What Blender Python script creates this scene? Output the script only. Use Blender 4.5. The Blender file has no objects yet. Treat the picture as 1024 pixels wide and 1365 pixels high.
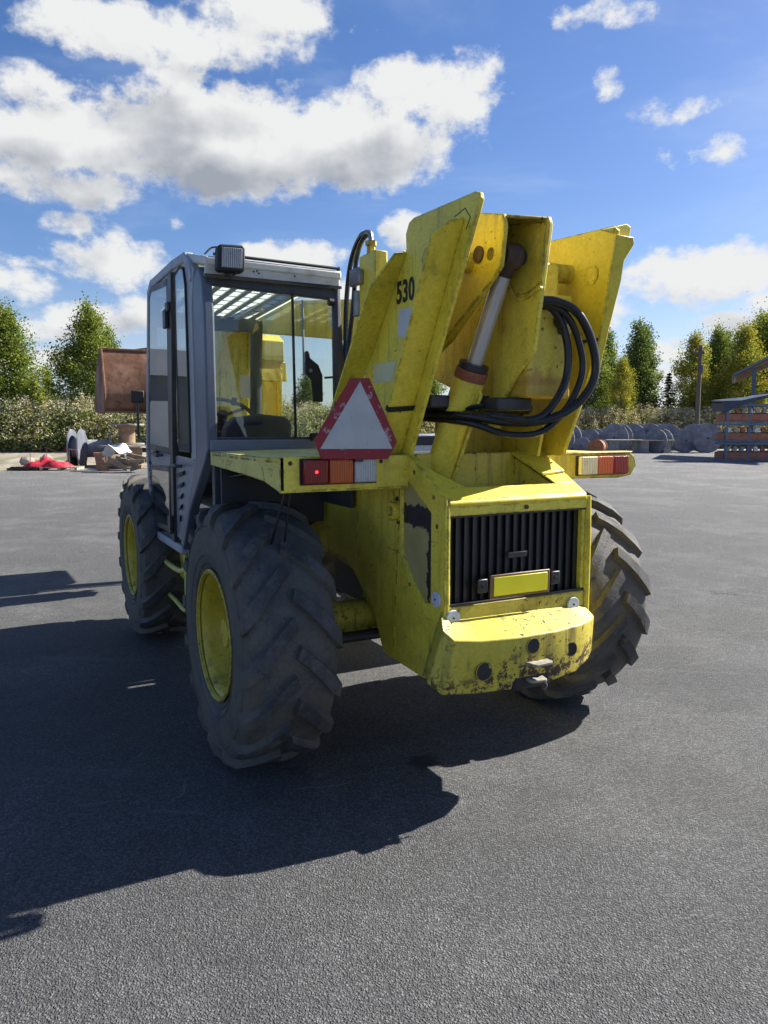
import bpy, bmesh, math, random
import numpy as np
from mathutils import Vector, Matrix
R = math.radians
rnd = random.Random(11)
S = bpy.context.scene
C = S.collection

# ------------------------------------------------------------------ camera
cam_d = bpy.data.cameras.new('camera'); cam = bpy.data.objects.new('camera', cam_d); C.objects.link(cam)
cam.location = (0, 0, 1.7485); cam.rotation_euler = (R(90 - 6.595), 0, 0)
cam_d.sensor_fit = 'VERTICAL'; cam_d.sensor_height = 24; cam_d.lens = 24 * 978.1 / 1365
cam_d.clip_start = 0.05; cam_d.clip_end = 3000
S.camera = cam

# ------------------------------------------------------------------ light
SUN = Vector((1.145, 0.550, 1.0)).normalized()
sd = bpy.data.lights.new('sun', 'SUN'); sd.energy = 5.0; sd.angle = R(0.53); sd.color = (1.0, 0.955, 0.87)
so = bpy.data.objects.new('sun', sd); C.objects.link(so); so.location = (20, 12, 30)
so.rotation_euler = SUN.to_track_quat('Z', 'Y').to_euler()
SKY_STRENGTH = 0.055
S.view_settings.view_transform = 'Standard'; S.view_settings.look = 'None'
S.view_settings.exposure = 1.22; S.view_settings.gamma = 1; S.view_settings.use_curve_mapping = False
S.render.engine = 'CYCLES'

# ------------------------------------------------------------------ node helpers
class NT:
    def __init__(s, nt): s.nt = nt; s.N = nt.nodes; s.L = nt.links
    def _in(s, sock, v):
        if v is None: return
        if isinstance(v, bpy.types.NodeSocket): s.L.new(v, sock)
        else:
            if hasattr(sock, 'default_value'):
                dv = sock.default_value
                if hasattr(dv, '__len__'):
                    n = len(dv)
                    v = tuple(v) if hasattr(v, '__len__') else (v,) * n
                    if n == 4 and len(v) == 3: v = v + (1,)
                sock.default_value = v
    def node(s, t, **kw):
        n = s.N.new(t)
        for k, v in kw.items(): setattr(n, k, v)
        return n
    def m(s, op, a, b=None, c=None, clamp=False):
        n = s.node('ShaderNodeMath', operation=op, use_clamp=clamp)
        s._in(n.inputs[0], a); s._in(n.inputs[1], b); s._in(n.inputs[2], c); return n.outputs[0]
    def v(s, op, a, b=None, sc=None):
        n = s.node('ShaderNodeVectorMath', operation=op)
        s._in(n.inputs[0], a); s._in(n.inputs[1], b)
        if sc is not None: s._in(n.inputs['Scale'], sc)
        return n.outputs['Value'] if op in ('LENGTH', 'DOT_PRODUCT', 'DISTANCE') else n.outputs[0]
    def noise(s, vec, scale, detail=4, rough=0.55, dist=0.0):
        n = s.node('ShaderNodeTexNoise'); s._in(n.inputs['Vector'], vec)
        n.inputs['Scale'].default_value = scale; n.inputs['Detail'].default_value = detail
        n.inputs['Roughness'].default_value = rough; n.inputs['Distortion'].default_value = dist
        return n.outputs['Fac']
    def voro(s, vec, scale, feature='F1', out='Distance', rand=1.0):
        n = s.node('ShaderNodeTexVoronoi', feature=feature); s._in(n.inputs['Vector'], vec)
        n.inputs['Scale'].default_value = scale; n.inputs['Randomness'].default_value = rand
        return n.outputs[out]
    def ramp(s, x, a, b, lo=0.0, hi=1.0, smooth=True):
        n = s.node('ShaderNodeMapRange', interpolation_type='SMOOTHSTEP' if smooth else 'LINEAR')
        s._in(n.inputs[0], x); s._in(n.inputs[1], a); s._in(n.inputs[2], b); s._in(n.inputs[3], lo); s._in(n.inputs[4], hi)
        return n.outputs[0]
    def mix(s, f, a, b):
        n = s.node('ShaderNodeMix', data_type='RGBA'); s._in(n.inputs[0], f)
        s._in(n.inputs[6], a); s._in(n.inputs[7], b); return n.outputs[2]
    def sep(s, vec):
        n = s.node('ShaderNodeSeparateXYZ'); s._in(n.inputs[0], vec); return n.outputs
    def comb(s, x, y, z):
        n = s.node('ShaderNodeCombineXYZ'); s._in(n.inputs[0], x); s._in(n.inputs[1], y); s._in(n.inputs[2], z); return n.outputs[0]
    def obj(s):
        return s.node('ShaderNodeTexCoord').outputs['Object']
    def bump(s, h, strength=0.3, dist=0.01, normal=None):
        n = s.node('ShaderNodeBump'); s._in(n.inputs['Height'], h)
        n.inputs['Strength'].default_value = strength; n.inputs['Distance'].default_value = dist
        if normal is not None: s._in(n.inputs['Normal'], normal)
        return n.outputs[0]

def new_mat(name):
    m = bpy.data.materials.new(name); m.use_nodes = True; m.node_tree.nodes.clear()
    t = NT(m.node_tree)
    out = t.node('ShaderNodeOutputMaterial')
    return m, t, out
def principled(t, out, col, rough=0.5, metal=0.0, normal=None, spec=0.5, **kw):
    b = t.node('ShaderNodeBsdfPrincipled')
    t._in(b.inputs['Base Color'], col); t._in(b.inputs['Roughness'], rough); t._in(b.inputs['Metallic'], metal)
    t._in(b.inputs['Specular IOR Level'], spec)
    if normal is not None: t._in(b.inputs['Normal'], normal)
    for k, v in kw.items(): t._in(b.inputs[k], v)
    t.L.new(b.outputs[0], out.inputs[0]); return b

M = {}
def plain(name, col, rough=0.55, metal=0.0, var=0.18, scale=6, bump=0.0, spec=0.5, dirt=0.0):
    """one base colour broken up by noise, with a little dirt"""
    m, t, out = new_mat(name); p = t.obj()
    n = t.noise(p, scale, 5, 0.6)
    k = t.ramp(n, 0.3, 0.7, 1 - var, 1 + var)
    c = t.v('SCALE', col, None, k)
    if dirt:
        d = t.ramp(t.noise(p, scale * 2.3, 6, 0.65), 0.45, 0.75, 0, dirt)
        c = t.mix(d, c, (0.09, 0.075, 0.055))
    nb = t.bump(t.noise(p, scale * 12, 3), bump, 0.004) if bump else None
    principled(t, out, c, t.ramp(n, 0.3, 0.7, rough * 0.85, min(1, rough * 1.15)), metal, nb, spec)
    M[name] = m; return m

def yellow(name, base=(0.86, 0.69, 0.06), chips=0.7, rust=0.4, grime=0.55, fade=0.25):
    """old machine yellow: faded patches, grime streaks, chipped edges showing dark steel, rust"""
    m, t, out = new_mat(name); p = t.obj()
    big = t.noise(p, 1.6, 4, 0.55)
    c = t.mix(t.ramp(big, 0.35, 0.7, 0, fade), base, (0.84, 0.74, 0.20))
    c = t.mix(t.ramp(t.noise(p, 5.2, 5, 0.6), 0.4, 0.7, 0, 0.28), c, (0.40, 0.33, 0.02))
    # fine mottling
    fine = t.noise(p, 60, 4, 0.7)
    c = t.v('SCALE', c, None, t.ramp(fine, 0.25, 0.75, 0.86, 1.1))
    # vertical streaks of run off dirt
    s = t.sep(p)
    sp = t.comb(t.m('MULTIPLY', s[0], 26.0), t.m('MULTIPLY', s[1], 26.0), t.m('MULTIPLY', s[2], 1.6))
    st = t.noise(sp, 1.0, 4, 0.6)
    gr = t.m('MULTIPLY', t.ramp(st, 0.48, 0.72), t.ramp(t.noise(p, 2.2, 3), 0.35, 0.65))
    c = t.mix(t.m('MULTIPLY', gr, grime), c, (0.13, 0.10, 0.035))
    # cloudy grease
    gz = t.ramp(t.noise(p, 3.4, 7, 0.68), 0.5, 0.8, 0, grime)
    c = t.mix(gz, c, (0.16, 0.125, 0.03))
    # rust bleed
    rr = t.ramp(t.noise(t.v('ADD', p, (7.3, 1.1, 4.0)), 4.6, 8, 0.72), 0.60 , 0.72, 0, rust)
    c = t.mix(rr, c, (0.22, 0.075, 0.018))
    # scratches
    sc = t.noise(t.comb(t.m('MULTIPLY', t.m('ADD', s[0], s[1]), 5.0), t.m('MULTIPLY', s[2], 90.0), t.m('MULTIPLY', s[1], 3.0)), 1.0, 3, 0.6)
    scm = t.m('MULTIPLY', t.ramp(sc, 0.66, 0.70), t.ramp(t.noise(p, 4.3, 3), 0.52, 0.62))
    c = t.mix(t.m('MULTIPLY', scm, 0.55 if name != 'yellow_pale' else 0.9), c, (0.10, 0.085, 0.04))
    # chips: small specks and worn edges
    cn = t.noise(p, 38, 5, 0.62)
    cm = t.ramp(cn, 0.70 - 0.05 * chips, 0.715 - 0.05 * chips, 0, 1)
    cm = t.m('MULTIPLY', cm, t.ramp(t.noise(p, 3.1, 3), 0.42, 0.56))
    if chips > 2: cm = t.m('MAXIMUM', cm, t.m('MULTIPLY', t.ramp(t.noise(p, 17, 9, 0.76), 0.50, 0.535), t.ramp(t.m('ADD', s[2], t.m('MULTIPLY', t.noise(p, 4, 4), 0.5)), 0.96, 0.84)))
    bv = t.node('ShaderNodeBevel', samples=3); bv.inputs['Radius'].default_value = 0.012
    g = t.node('ShaderNodeNewGeometry')
    dt = t.v('DOT_PRODUCT', bv.outputs[0], g.outputs['Normal'])
    edge = t.ramp(dt, 0.985, 0.90, 0, 1)
    en = t.ramp(t.noise(p, 21, 6, 0.7), 0.53 - 0.08 * chips, 0.60 - 0.05 * chips)
    ch = t.m('MAXIMUM', cm, t.m('MULTIPLY', edge, en))
    chc = t.mix(t.noise(p, 25, 3), (0.035, 0.022, 0.016), (0.10, 0.05, 0.028))
    c = t.mix(ch, c, chc)
    if name == 'boom_paint':
        c = t.mix(t.m('MULTIPLY', t.ramp(t.m('ADD', s[2], t.m('MULTIPLY', t.noise(p, 7, 6, .7), .22)), 2.13, 2.04), t.ramp(s[2], 1.93, 1.96, 0.45, 0.85)), c, (0.36, 0.15, 0.035))
    h = t.m('SUBTRACT', t.m('MULTIPLY', t.noise(p, 9, 3), 0.5), ch)
    h = t.m('ADD', t.m('ADD', h, t.m('MULTIPLY', fine, 0.22)), t.m('MULTIPLY', t.noise(p, 3.0, 2), 5.0))
    ro = t.m('ADD', t.ramp(big, 0.3, 0.7, 0.36, 0.52), t.m('MULTIPLY', t.m('MAXIMUM', ch, gz), 0.3))
    principled(t, out, c, ro, 0.0, t.bump(h, 0.35, 0.0022), 0.45)
    M[name] = m; return m

yellow('yellow')
yellow('yellow_worn', base=(0.60, 0.49, 0.05), chips=2.1, rust=0.6, grime=0.9)
yellow('yellow_bright', base=(0.80, 0.63, 0.04), chips=0.6, rust=0.15, grime=0.25)
yellow('yellow_rusty', base=(0.70, 0.55, 0.05), chips=1.2, rust=0.9, grime=0.6)
yellow('boom_paint', base=(0.74, 0.57, 0.05), chips=0.9, rust=0.6, grime=0.5)
yellow('yellow_pale', base=(0.53, 0.53, 0.16), chips=1.2, rust=0.1, grime=0.35, fade=0.6)
yellow('rim_yellow', base=(0.55, 0.43, 0.03), chips=1.4, rust=0.4, grime=0.8)

plain('cab_grey', (0.20, 0.23, 0.285), 0.42, var=0.1, scale=5, dirt=0.25)
plain('cab_pillar', (0.115, 0.14, 0.19), 0.42, var=0.1, scale=5, dirt=0.25)
plain('cab_light', (0.33, 0.355, 0.39), 0.45, var=0.08, dirt=0.25)
plain('cab_dark', (0.045, 0.05, 0.062), 0.5, var=0.15, dirt=0.2)
plain('cab_white', (0.62, 0.61, 0.55), 0.45, var=0.08, dirt=0.35)
plain('black_rubber', (0.014, 0.015, 0.018), 0.6, var=0.2)
plain('black_steel', (0.03, 0.03, 0.034), 0.45, var=0.25, dirt=0.4)
plain('slat_black', (0.011, 0.012, 0.016), 0.5, var=0.2)
plain('bar_grey', (0.42, 0.41, 0.34), 0.6, var=0.1)
plain('hose', (0.010, 0.011, 0.013), 0.28, var=0.25)
plain('chrome', (0.55, 0.56, 0.60), 0.22, 0.55, var=0.06)
plain('steel', (0.28, 0.27, 0.26), 0.4, 0.6, var=0.2, dirt=0.3)
plain('rusty_steel', (0.085, 0.05, 0.035), 0.75, var=0.6, scale=9, bump=0.3)
plain('seat_cloth', (0.035, 0.04, 0.075), 0.85, var=0.1)
plain('reflector_white', (0.62, 0.66, 0.70), 0.3, var=0.08, scale=30)
plain('plate_yellow', (0.88, 0.80, 0.02), 0.4, var=0.04)
plain('plate_brown', (0.20, 0.12, 0.055), 0.5, var=0.2)
plain('sticker_white', (0.55, 0.57, 0.60), 0.5, var=0.06)
plain('sticker_cream', (0.62, 0.60, 0.38), 0.5, var=0.08)
plain('bracket_pale', (0.30, 0.27, 0.21), 0.7, var=0.3, scale=30, dirt=0.5)
plain('primer_orange', (0.30, 0.10, 0.05), 0.7, var=0.3, scale=20)
plain('letter_black', (0.012, 0.012, 0.014), 0.5, var=0.05)
plain('paper', (0.5, 0.48, 0.46), 0.7, var=0.1)
plain('reel_grey', (0.13, 0.14, 0.17), 0.85, var=0.3, scale=2.5, dirt=0.3)
plain('reel_dark', (0.19, 0.20, 0.24), 0.8, var=0.3, scale=2)
plain('reel_pale', (0.28, 0.28, 0.28), 0.85, var=0.25, scale=3)
plain('reel_brown', (0.27, 0.19, 0.12), 0.85, var=0.3, scale=3)
plain('reel_orange', (0.36, 0.14, 0.06), 0.8, var=0.25, scale=5)
plain('wood_pale', (0.42, 0.36, 0.25), 0.85, var=0.25, scale=4)
plain('tarp_red', (0.45, 0.02, 0.035), 0.6, var=0.2, scale=5)
plain('tarp_dark', (0.035, 0.05, 0.085), 0.5, var=0.25, scale=2)
plain('stone', (0.32, 0.27, 0.23), 0.9, var=0.3, scale=3, bump=0.4)
plain('pot_orange', (0.36, 0.17, 0.11), 0.8, var=0.2)
plain('pack_orange', (0.34, 0.125, 0.07), 0.75, var=0.35, scale=2.5)
plain('pack_grey', (0.13, 0.16, 0.21), 0.7, var=0.25, scale=2)
plain('post_blue', (0.10, 0.12, 0.18), 0.6, var=0.15)
plain('roof_metal', (0.14, 0.16, 0.21), 0.5, var=0.15, scale=1)
plain('pole_wood', (0.12, 0.095, 0.075), 0.9, var=0.3, scale=1)
plain('bark', (0.22, 0.20, 0.17), 0.9, var=0.5, scale=2.5)
plain('bark_dark', (0.07, 0.05, 0.035), 0.9, var=0.3, scale=2.5)
plain('wall_white', (0.62, 0.62, 0.60), 0.8, var=0.05, scale=0.6)
plain('wall_blue', (0.11, 0.125, 0.15), 0.8, var=0.1, scale=0.5)
plain('silver_paint', (0.35, 0.37, 0.42), 0.35, 0.2, var=0.1)
plain('worn_metal_tape', (0.012, 0.012, 0.014), 0.6, var=0.1)

def lens_mat(name, col):
    m, t, out = new_mat(name); p = t.obj(); s = t.sep(p)
    rib = t.m('SINE', t.m('MULTIPLY', s[0], 520.0)); n = t.noise(p, 25, 5, 0.65)
    c = t.mix(t.ramp(n, 0.5, 0.75, 0, 0.45), col, tuple(x * 0.35 + 0.03 for x in col))
    c = t.v('SCALE', c, None, t.ramp(rib, -1, 1, 0.78, 1.08))
    principled(t, out, c, 0.2, 0, t.bump(t.m('ADD', rib, n), 0.35, 0.002)); M[name] = m
lens_mat('lamp_red', (0.24, 0.006, 0.010)); lens_mat('lamp_orange', (0.55, 0.10, 0.02)); lens_mat('lamp_clear', (0.5, 0.5, 0.48)); lens_mat('lamp_cream', (0.66, 0.60, 0.42)); lens_mat('lamp_glass', (0.22, 0.24, 0.27))
def tyre_mat():
    m, t, out = new_mat('tyre_rubber'); p = t.obj()
    n1 = t.noise(p, 7, 6, 0.62); n2 = t.noise(p, 45, 5, 0.7)
    c = t.mix(t.ramp(n1, 0.3, 0.7), (0.062, 0.062, 0.067), (0.125, 0.122, 0.118))
    c = t.mix(t.ramp(n2, 0.35, 0.75, 0, 0.5), c, (0.026, 0.026, 0.028))
    c = t.mix(t.ramp(t.noise(p, 2.6, 4), 0.45, 0.7, 0, 0.45), c, (0.155, 0.14, 0.115))
    sp = t.sep(p); rad = t.m('SQRT', t.m('ADD', t.m('MULTIPLY', sp[1], sp[1]), t.m('MULTIPLY', sp[2], sp[2])))
    low = t.m('MULTIPLY', t.ramp(rad, 0.672, 0.652), t.ramp(t.noise(p, 5, 6, 0.65), 0.3, 0.62))
    c = t.mix(t.m('MULTIPLY', low, 0.6), c, (0.135, 0.118, 0.09))
    worn = t.m('MULTIPLY', t.ramp(rad, 0.674, 0.682), t.ramp(t.noise(p, 18, 5, 0.7), 0.35, 0.6))
    c = t.mix(t.m('MULTIPLY', worn, 0.7), c, (0.032, 0.031, 0.031))
    cut = t.ramp(t.voro(p, 24, 'DISTANCE_TO_EDGE'), 0.02, 0.0)
    c = t.mix(t.m('MULTIPLY', cut, 0.5), c, (0.018, 0.018, 0.018))
    h = t.m('SUBTRACT', t.m('ADD', t.m('MULTIPLY', n2, 1.0), t.m('MULTIPLY', t.noise(p, 160, 3), 0.4)), t.m('MULTIPLY', cut, 0.8))
    principled(t, out, c, t.ramp(n1, 0.3, 0.7, 0.62, 0.85), 0, t.bump(h, 0.5, 0.004), 0.35)
    M['tyre'] = m
tyre_mat()

def rust_bucket():
    m, t, out = new_mat('bucket_steel'); p = t.obj()
    n = t.noise(p, 2.6, 7, 0.65)
    c = t.mix(t.ramp(n, 0.35, 0.7), (0.20, 0.095, 0.055), (0.44, 0.25, 0.165))
    c = t.mix(t.ramp(t.noise(p, 11, 5), 0.5, 0.75, 0, 0.7), c, (0.11, 0.05, 0.03))
    principled(t, out, c, 0.75, 0.1, t.bump(t.noise(p, 14, 5), 0.4, 0.006), 0.3)
    M['bucket'] = m
rust_bucket()

def peel_mat():
    """black adhesive with beige putty left on it"""
    m, t, out = new_mat('peeled_panel'); p = t.obj(); s = t.sep(p)
    w = t.v('ADD', p, t.v('SCALE', t.comb(0, t.m('SUBTRACT', t.noise(p, 9, 5, 0.7), 0.5), t.m('SUBTRACT', t.noise(t.v('ADD', p, (3, 3, 3)), 9, 5, 0.7), 0.5)), None, 0.12))
    sw = t.sep(w)
    # beige body sits low and forward, black shows along the rear edge and in a band at the top
    rear = t.ramp(sw[1], -0.775, -0.765)             # 1 forward of the rear strip
    band = t.m('MULTIPLY', t.ramp(sw[2], 1.275, 1.283), t.ramp(sw[2], 1.375, 1.367))
    beige = t.m('MULTIPLY', rear, t.m('SUBTRACT', 1.0, band))
    beige = t.m('MAXIMUM', beige, t.m('MULTIPLY', t.ramp(t.noise(p, 26, 4), 0.60, 0.62), t.ramp(sw[2], 1.1, 1.0)))
    bc = t.mix(t.ramp(t.noise(p, 8, 5), 0.3, 0.7), (0.37, 0.315, 0.115), (0.45, 0.38, 0.16))
    kc = t.mix(t.noise(p, 20, 4), (0.015, 0.014, 0.015), (0.05, 0.045, 0.042))
    principled(t, out, t.mix(beige, kc, bc), 0.6, 0, t.bump(t.m('ADD', beige, t.noise(p, 30, 4)), 0.4, 0.003), 0.35)
    M['peel'] = m
peel_mat()

def glass_mat(name, tint, refl=1.0, ior=1.5, haze=0.0):
    m, t, out = new_mat(name)
    tr = t.node('ShaderNodeBsdfTransparent'); tr.inputs[0].default_value = tint + (1,)
    gl = t.node('ShaderNodeBsdfGlossy'); gl.inputs['Roughness'].default_value = 0.01; gl.inputs[0].default_value = (refl, refl, refl, 1)
    g = t.node('ShaderNodeNewGeometry'); f0 = ((ior - 1) / (ior + 1)) ** 2 * 1.9
    cs = t.m('ABSOLUTE', t.v('DOT_PRODUCT', g.outputs['Normal'], g.outputs['Incoming']))
    fr = t.m('MULTIPLY_ADD', t.m('POWER', t.m('SUBTRACT', 1.0, cs), 5.0), 1 - f0, f0)     # same from either side of the pane
    mx = t.node('ShaderNodeMixShader'); t.L.new(fr, mx.inputs[0]); t.L.new(tr.outputs[0], mx.inputs[1]); t.L.new(gl.outputs[0], mx.inputs[2])
    if haze:
        df = t.node('ShaderNodeBsdfDiffuse'); df.inputs[0].default_value = (0.55, 0.58, 0.55, 1)
        m2 = t.node('ShaderNodeMixShader'); p = t.obj()
        t._in(m2.inputs[0], t.ramp(t.noise(p, 4, 6, 0.65), 0.35, 0.8, haze * 0.3, haze))
        t.L.new(mx.outputs[0], m2.inputs[1]); t.L.new(df.outputs[0], m2.inputs[2]); t.L.new(m2.outputs[0], out.inputs[0])
    else: t.L.new(mx.outputs[0], out.inputs[0])
    M[name] = m
glass_mat('glass', (0.90, 0.94, 0.92), 0.9, 1.4, 0.015)
glass_mat('glass_clear', (0.93, 0.96, 0.94), 0.8, 1.17, 0.01)
glass_mat('glass_side', (0.42, 0.48, 0.50), 1.0, 1.95, 0.03)
def roof_sheet():
    m, t, out = new_mat('roof_translucent')
    a = t.node('ShaderNodeBsdfDiffuse'); a.inputs[0].default_value = (0.75, 0.78, 0.7, 1)
    b = t.node('ShaderNodeBsdfTranslucent'); b.inputs[0].default_value = (0.75, 0.80, 0.70, 1)
    mx = t.node('ShaderNodeMixShader'); mx.inputs[0].default_value = 0.7
    t.L.new(a.outputs[0], mx.inputs[1]); t.L.new(b.outputs[0], mx.inputs[2]); t.L.new(mx.outputs[0], out.inputs[0]); M['roof_sheet'] = m
roof_sheet()
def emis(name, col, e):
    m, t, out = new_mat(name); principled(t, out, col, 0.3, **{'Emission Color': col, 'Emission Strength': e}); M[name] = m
emis('glint_glow', (1.0, 0.02, 0.03), 2.5)  # emissive red for the sun's reflection on the left red lens
def tri_red():
    m, t, out = new_mat('triangle_red'); p = t.obj()
    n = t.noise(p, 14, 7, 0.7)
    c = t.mix(t.ramp(n, 0.55, 0.6, 0, 0.8), (0.27, 0.010, 0.022), (0.42, 0.34, 0.36))
    c = t.mix(t.ramp(t.noise(p, 33, 4), 0.62, 0.66, 0, .7), c, (0.09, 0.02, 0.02))
    principled(t, out, c, 0.5); M['tri_red'] = m
    m, t, out = new_mat('triangle_white'); p = t.obj()
    c = t.mix(t.ramp(t.noise(p, 6, 6), 0.3, 0.75), (0.52, 0.54, 0.53), (0.40, 0.42, 0.42))
    c = t.mix(t.ramp(t.noise(p, 60, 3), 0.68, 0.72), c, (0.15, 0.14, 0.13))
    principled(t, out, c, 0.5); M['tri_white'] = m
tri_red()

def asphalt():
    m, t, out = new_mat('asphalt'); p = t.obj()
    warp = t.v('ADD', p, t.v('SCALE', t.comb(t.noise(p, 30, 2), t.noise(t.v('ADD', p, (5, 5, 5)), 30, 2), 0), None, 0.012))
    n = t.node('ShaderNodeTexVoronoi', feature='F1'); t._in(n.inputs['Vector'], warp); n.inputs['Scale'].default_value = 125
    d1 = n.outputs['Distance']; colr = t.sep(n.outputs['Color'])[0]
    n2 = t.voro(p, 270)
    big = t.noise(p, 0.35, 5, 0.55); mid = t.noise(p, 3.2, 6, 0.65)
    base = t.mix(t.ramp(big, 0.35, 0.65), (0.100, 0.101, 0.104), (0.124, 0.124, 0.122))
    base = t.v('SCALE', base, None, t.ramp(mid, 0.3, 0.7, 0.90, 1.10))
    # stones: each a bit lighter or darker, binder dark between
    base = t.v('SCALE', base, None, t.m('ADD', 0.66, t.m('MULTIPLY', t.m('POWER', colr, 2.0), 1.10)))
    base = t.v('SCALE', base, None, t.ramp(d1, 0.25, 0.80, 1.08, 0.62))
    base = t.v('SCALE', base, None, t.ramp(n2, 0.1, 0.7, 1.12, 0.80))
    # light mineral specks and a few pits
    sp = t.ramp(t.noise(p, 120, 3, 0.6), 0.70, 0.76)
    base = t.mix(t.m('MULTIPLY', sp, 0.55), base, (0.30, 0.29, 0.27))
    # paler dust tone rising with distance, painted for the far glare; faint wheel scuffs
    sp3 = t.sep(p)
    dust_glare = t.m('MULTIPLY', t.ramp(sp3[1], 2.0, 30.0, 0.12, 1.0), t.ramp(mid, 0.25, 0.8, 0.55, 0.95))
    base = t.mix(t.m('MULTIPLY', dust_glare, 0.85), base, (0.215, 0.21, 0.20))
    sv = t.comb(t.m('ADD', t.m('MULTIPLY', sp3[0], 0.5), t.m('MULTIPLY', sp3[1], 6.0)), t.m('MULTIPLY', sp3[0], 0.25), 0)
    scf = t.ramp(t.noise(sv, 1.0, 4, 0.6), 0.60, 0.72, 0, 0.22)
    base = t.mix(scf, base, (0.17, 0.168, 0.16))
    patch = t.ramp(t.noise(t.v('ADD', p, (31, 17, 0)), 0.55, 7, 0.7), 0.47, 0.60)
    base = t.v('SCALE', base, None, t.m('ADD', 0.90, t.m('MULTIPLY', patch, 0.26)))
    wl_ = t.v('ADD', p, t.v('SCALE', t.comb(t.noise(p, 0.8, 3), t.noise(t.v('ADD', p, (9, 9, 9)), 0.8, 3), 0), None, 1.6))
    ln = t.ramp(t.voro(wl_, 0.42, 'DISTANCE_TO_EDGE'), 0.0055, 0.001)
    base = t.mix(t.m('MULTIPLY', ln, t.ramp(t.noise(p, 2.0, 5, 0.7), 0.48, 0.62, 0, 0.45)), base, (0.22, 0.215, 0.20))
    oil = t.ramp(t.noise(t.v('ADD', p, (3, 8, 1)), 1.5, 6, 0.7), 0.655, 0.72, 0, 0.6)
    base = t.mix(oil, base, (0.035, 0.035, 0.037))
    oil2 = t.ramp(t.v('DISTANCE', t.v('ADD', p, t.v('SCALE', t.comb(t.noise(p, 25, 4), t.noise(p, 22, 4), 0), None, 0.12)), (0.27, 3.74, 0)), 0.12, 0.05)
    base = t.mix(t.m('MULTIPLY', oil2, 0.8), base, (0.02, 0.02, 0.021))
    h = t.m('ADD', t.ramp(d1, 0.0, 0.75, 1.0, 0.0), t.m('MULTIPLY', t.ramp(n2, 0, 0.7, 1, 0), 0.35))
    h = t.m('ADD', t.m('ADD', h, t.m('MULTIPLY', colr, 0.8)), t.m('MULTIPLY', t.noise(p, 14, 3), 1.0))
    principled(t, out, base, t.ramp(mid, 0.3, 0.7, 0.72, 0.9), 0, t.bump(h, 0.9, 0.0065), 0.35)
    M['asphalt'] = m
asphalt()
def sand():
    m, t, out = new_mat('sand'); p = t.obj(); n = t.noise(p, 0.9, 7, 0.65)
    c = t.mix(t.ramp(n, 0.35, 0.65), (0.20, 0.165, 0.12), (0.34, 0.30, 0.235))
    c = t.mix(t.ramp(t.noise(p, 0.35, 4), 0.5, 0.62, 0, .7), c, (0.10, 0.11, 0.045))
    principled(t, out, c, 0.95, 0, t.bump(t.noise(p, 6, 6), 0.5, 0.05)); M['sand'] = m
sand()
def field():
    m, t, out = new_mat('field_grass'); p = t.obj(); n = t.noise(p, 0.6, 7, 0.65)
    c = t.mix(t.ramp(n, 0.35, 0.65), (0.07, 0.085, 0.025), (0.16, 0.14, 0.06))
    principled(t, out, c, 0.95, 0, t.bump(t.noise(p, 4, 6), 0.6, 0.08)); M['field'] = m
field()
def leaf_mat(name, cols, trans=0.35):
    m, t, out = new_mat(name)
    g = t.node('ShaderNodeNewGeometry'); p = t.obj()
    r = g.outputs['Random Per Island']
    n = t.noise(p, 0.55, 3, 0.6)
    c = t.mix(t.ramp(n, 0.38, 0.62), cols[0], cols[1])
    c = t.mix(t.ramp(r, 0.55, 1.0), c, cols[2])
    c = t.v('SCALE', c, None, t.ramp(t.m('FRACT', t.m('MULTIPLY', r, 17.3)), 0, 1, 0.7, 1.25))
    d = t.node('ShaderNodeBsdfDiffuse'); t._in(d.inputs[0], c)
    tr = t.node('ShaderNodeBsdfTranslucent'); t._in(tr.inputs[0], t.v('MULTIPLY', c, (1.1, 1.15, 0.7)))
    mx = t.node('ShaderNodeMixShader'); mx.inputs[0].default_value = trans
    t.L.new(d.outputs[0], mx.inputs[1]); t.L.new(tr.outputs[0], mx.inputs[2]); t.L.new(mx.outputs[0], out.inputs[0]); M[name] = m
leaf_mat('leaf_green', ((0.122, 0.183, 0.043), (0.207, 0.256, 0.061), (0.305, 0.305, 0.073)))
leaf_mat('leaf_yellow', ((0.232, 0.268, 0.061), (0.366, 0.329, 0.061), (0.464, 0.378, 0.073)))
leaf_mat('leaf_dark', ((0.12, 0.17, 0.055), (0.17, 0.22, 0.07), (0.24, 0.26, 0.08)))
leaf_mat('needle', ((0.03, 0.055, 0.03), (0.045, 0.07, 0.035), (0.06, 0.08, 0.035)), 0.1)
leaf_mat('weed_stalk', ((0.12, 0.165, 0.05), (0.329, 0.317, 0.122), (0.415, 0.366, 0.207)), 0.3)
leaf_mat('weed_dry', ((0.22, 0.22, 0.09), (0.42, 0.35, 0.19), (0.50, 0.43, 0.28)), 0.3)
leaf_mat('weed_fluff', ((0.55, 0.49, 0.36), (0.48, 0.41, 0.29), (0.62, 0.56, 0.44)), 0.3)

# ------------------------------------------------------------------ sky world
W = bpy.data.worlds.new('World'); S.world = W; W.use_nodes = True; W.node_tree.nodes.clear()
w = NT(W.node_tree)
SUN_AZ = math.atan2(SUN.x, SUN.y); SUN_EL = math.asin(SUN.z)
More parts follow.
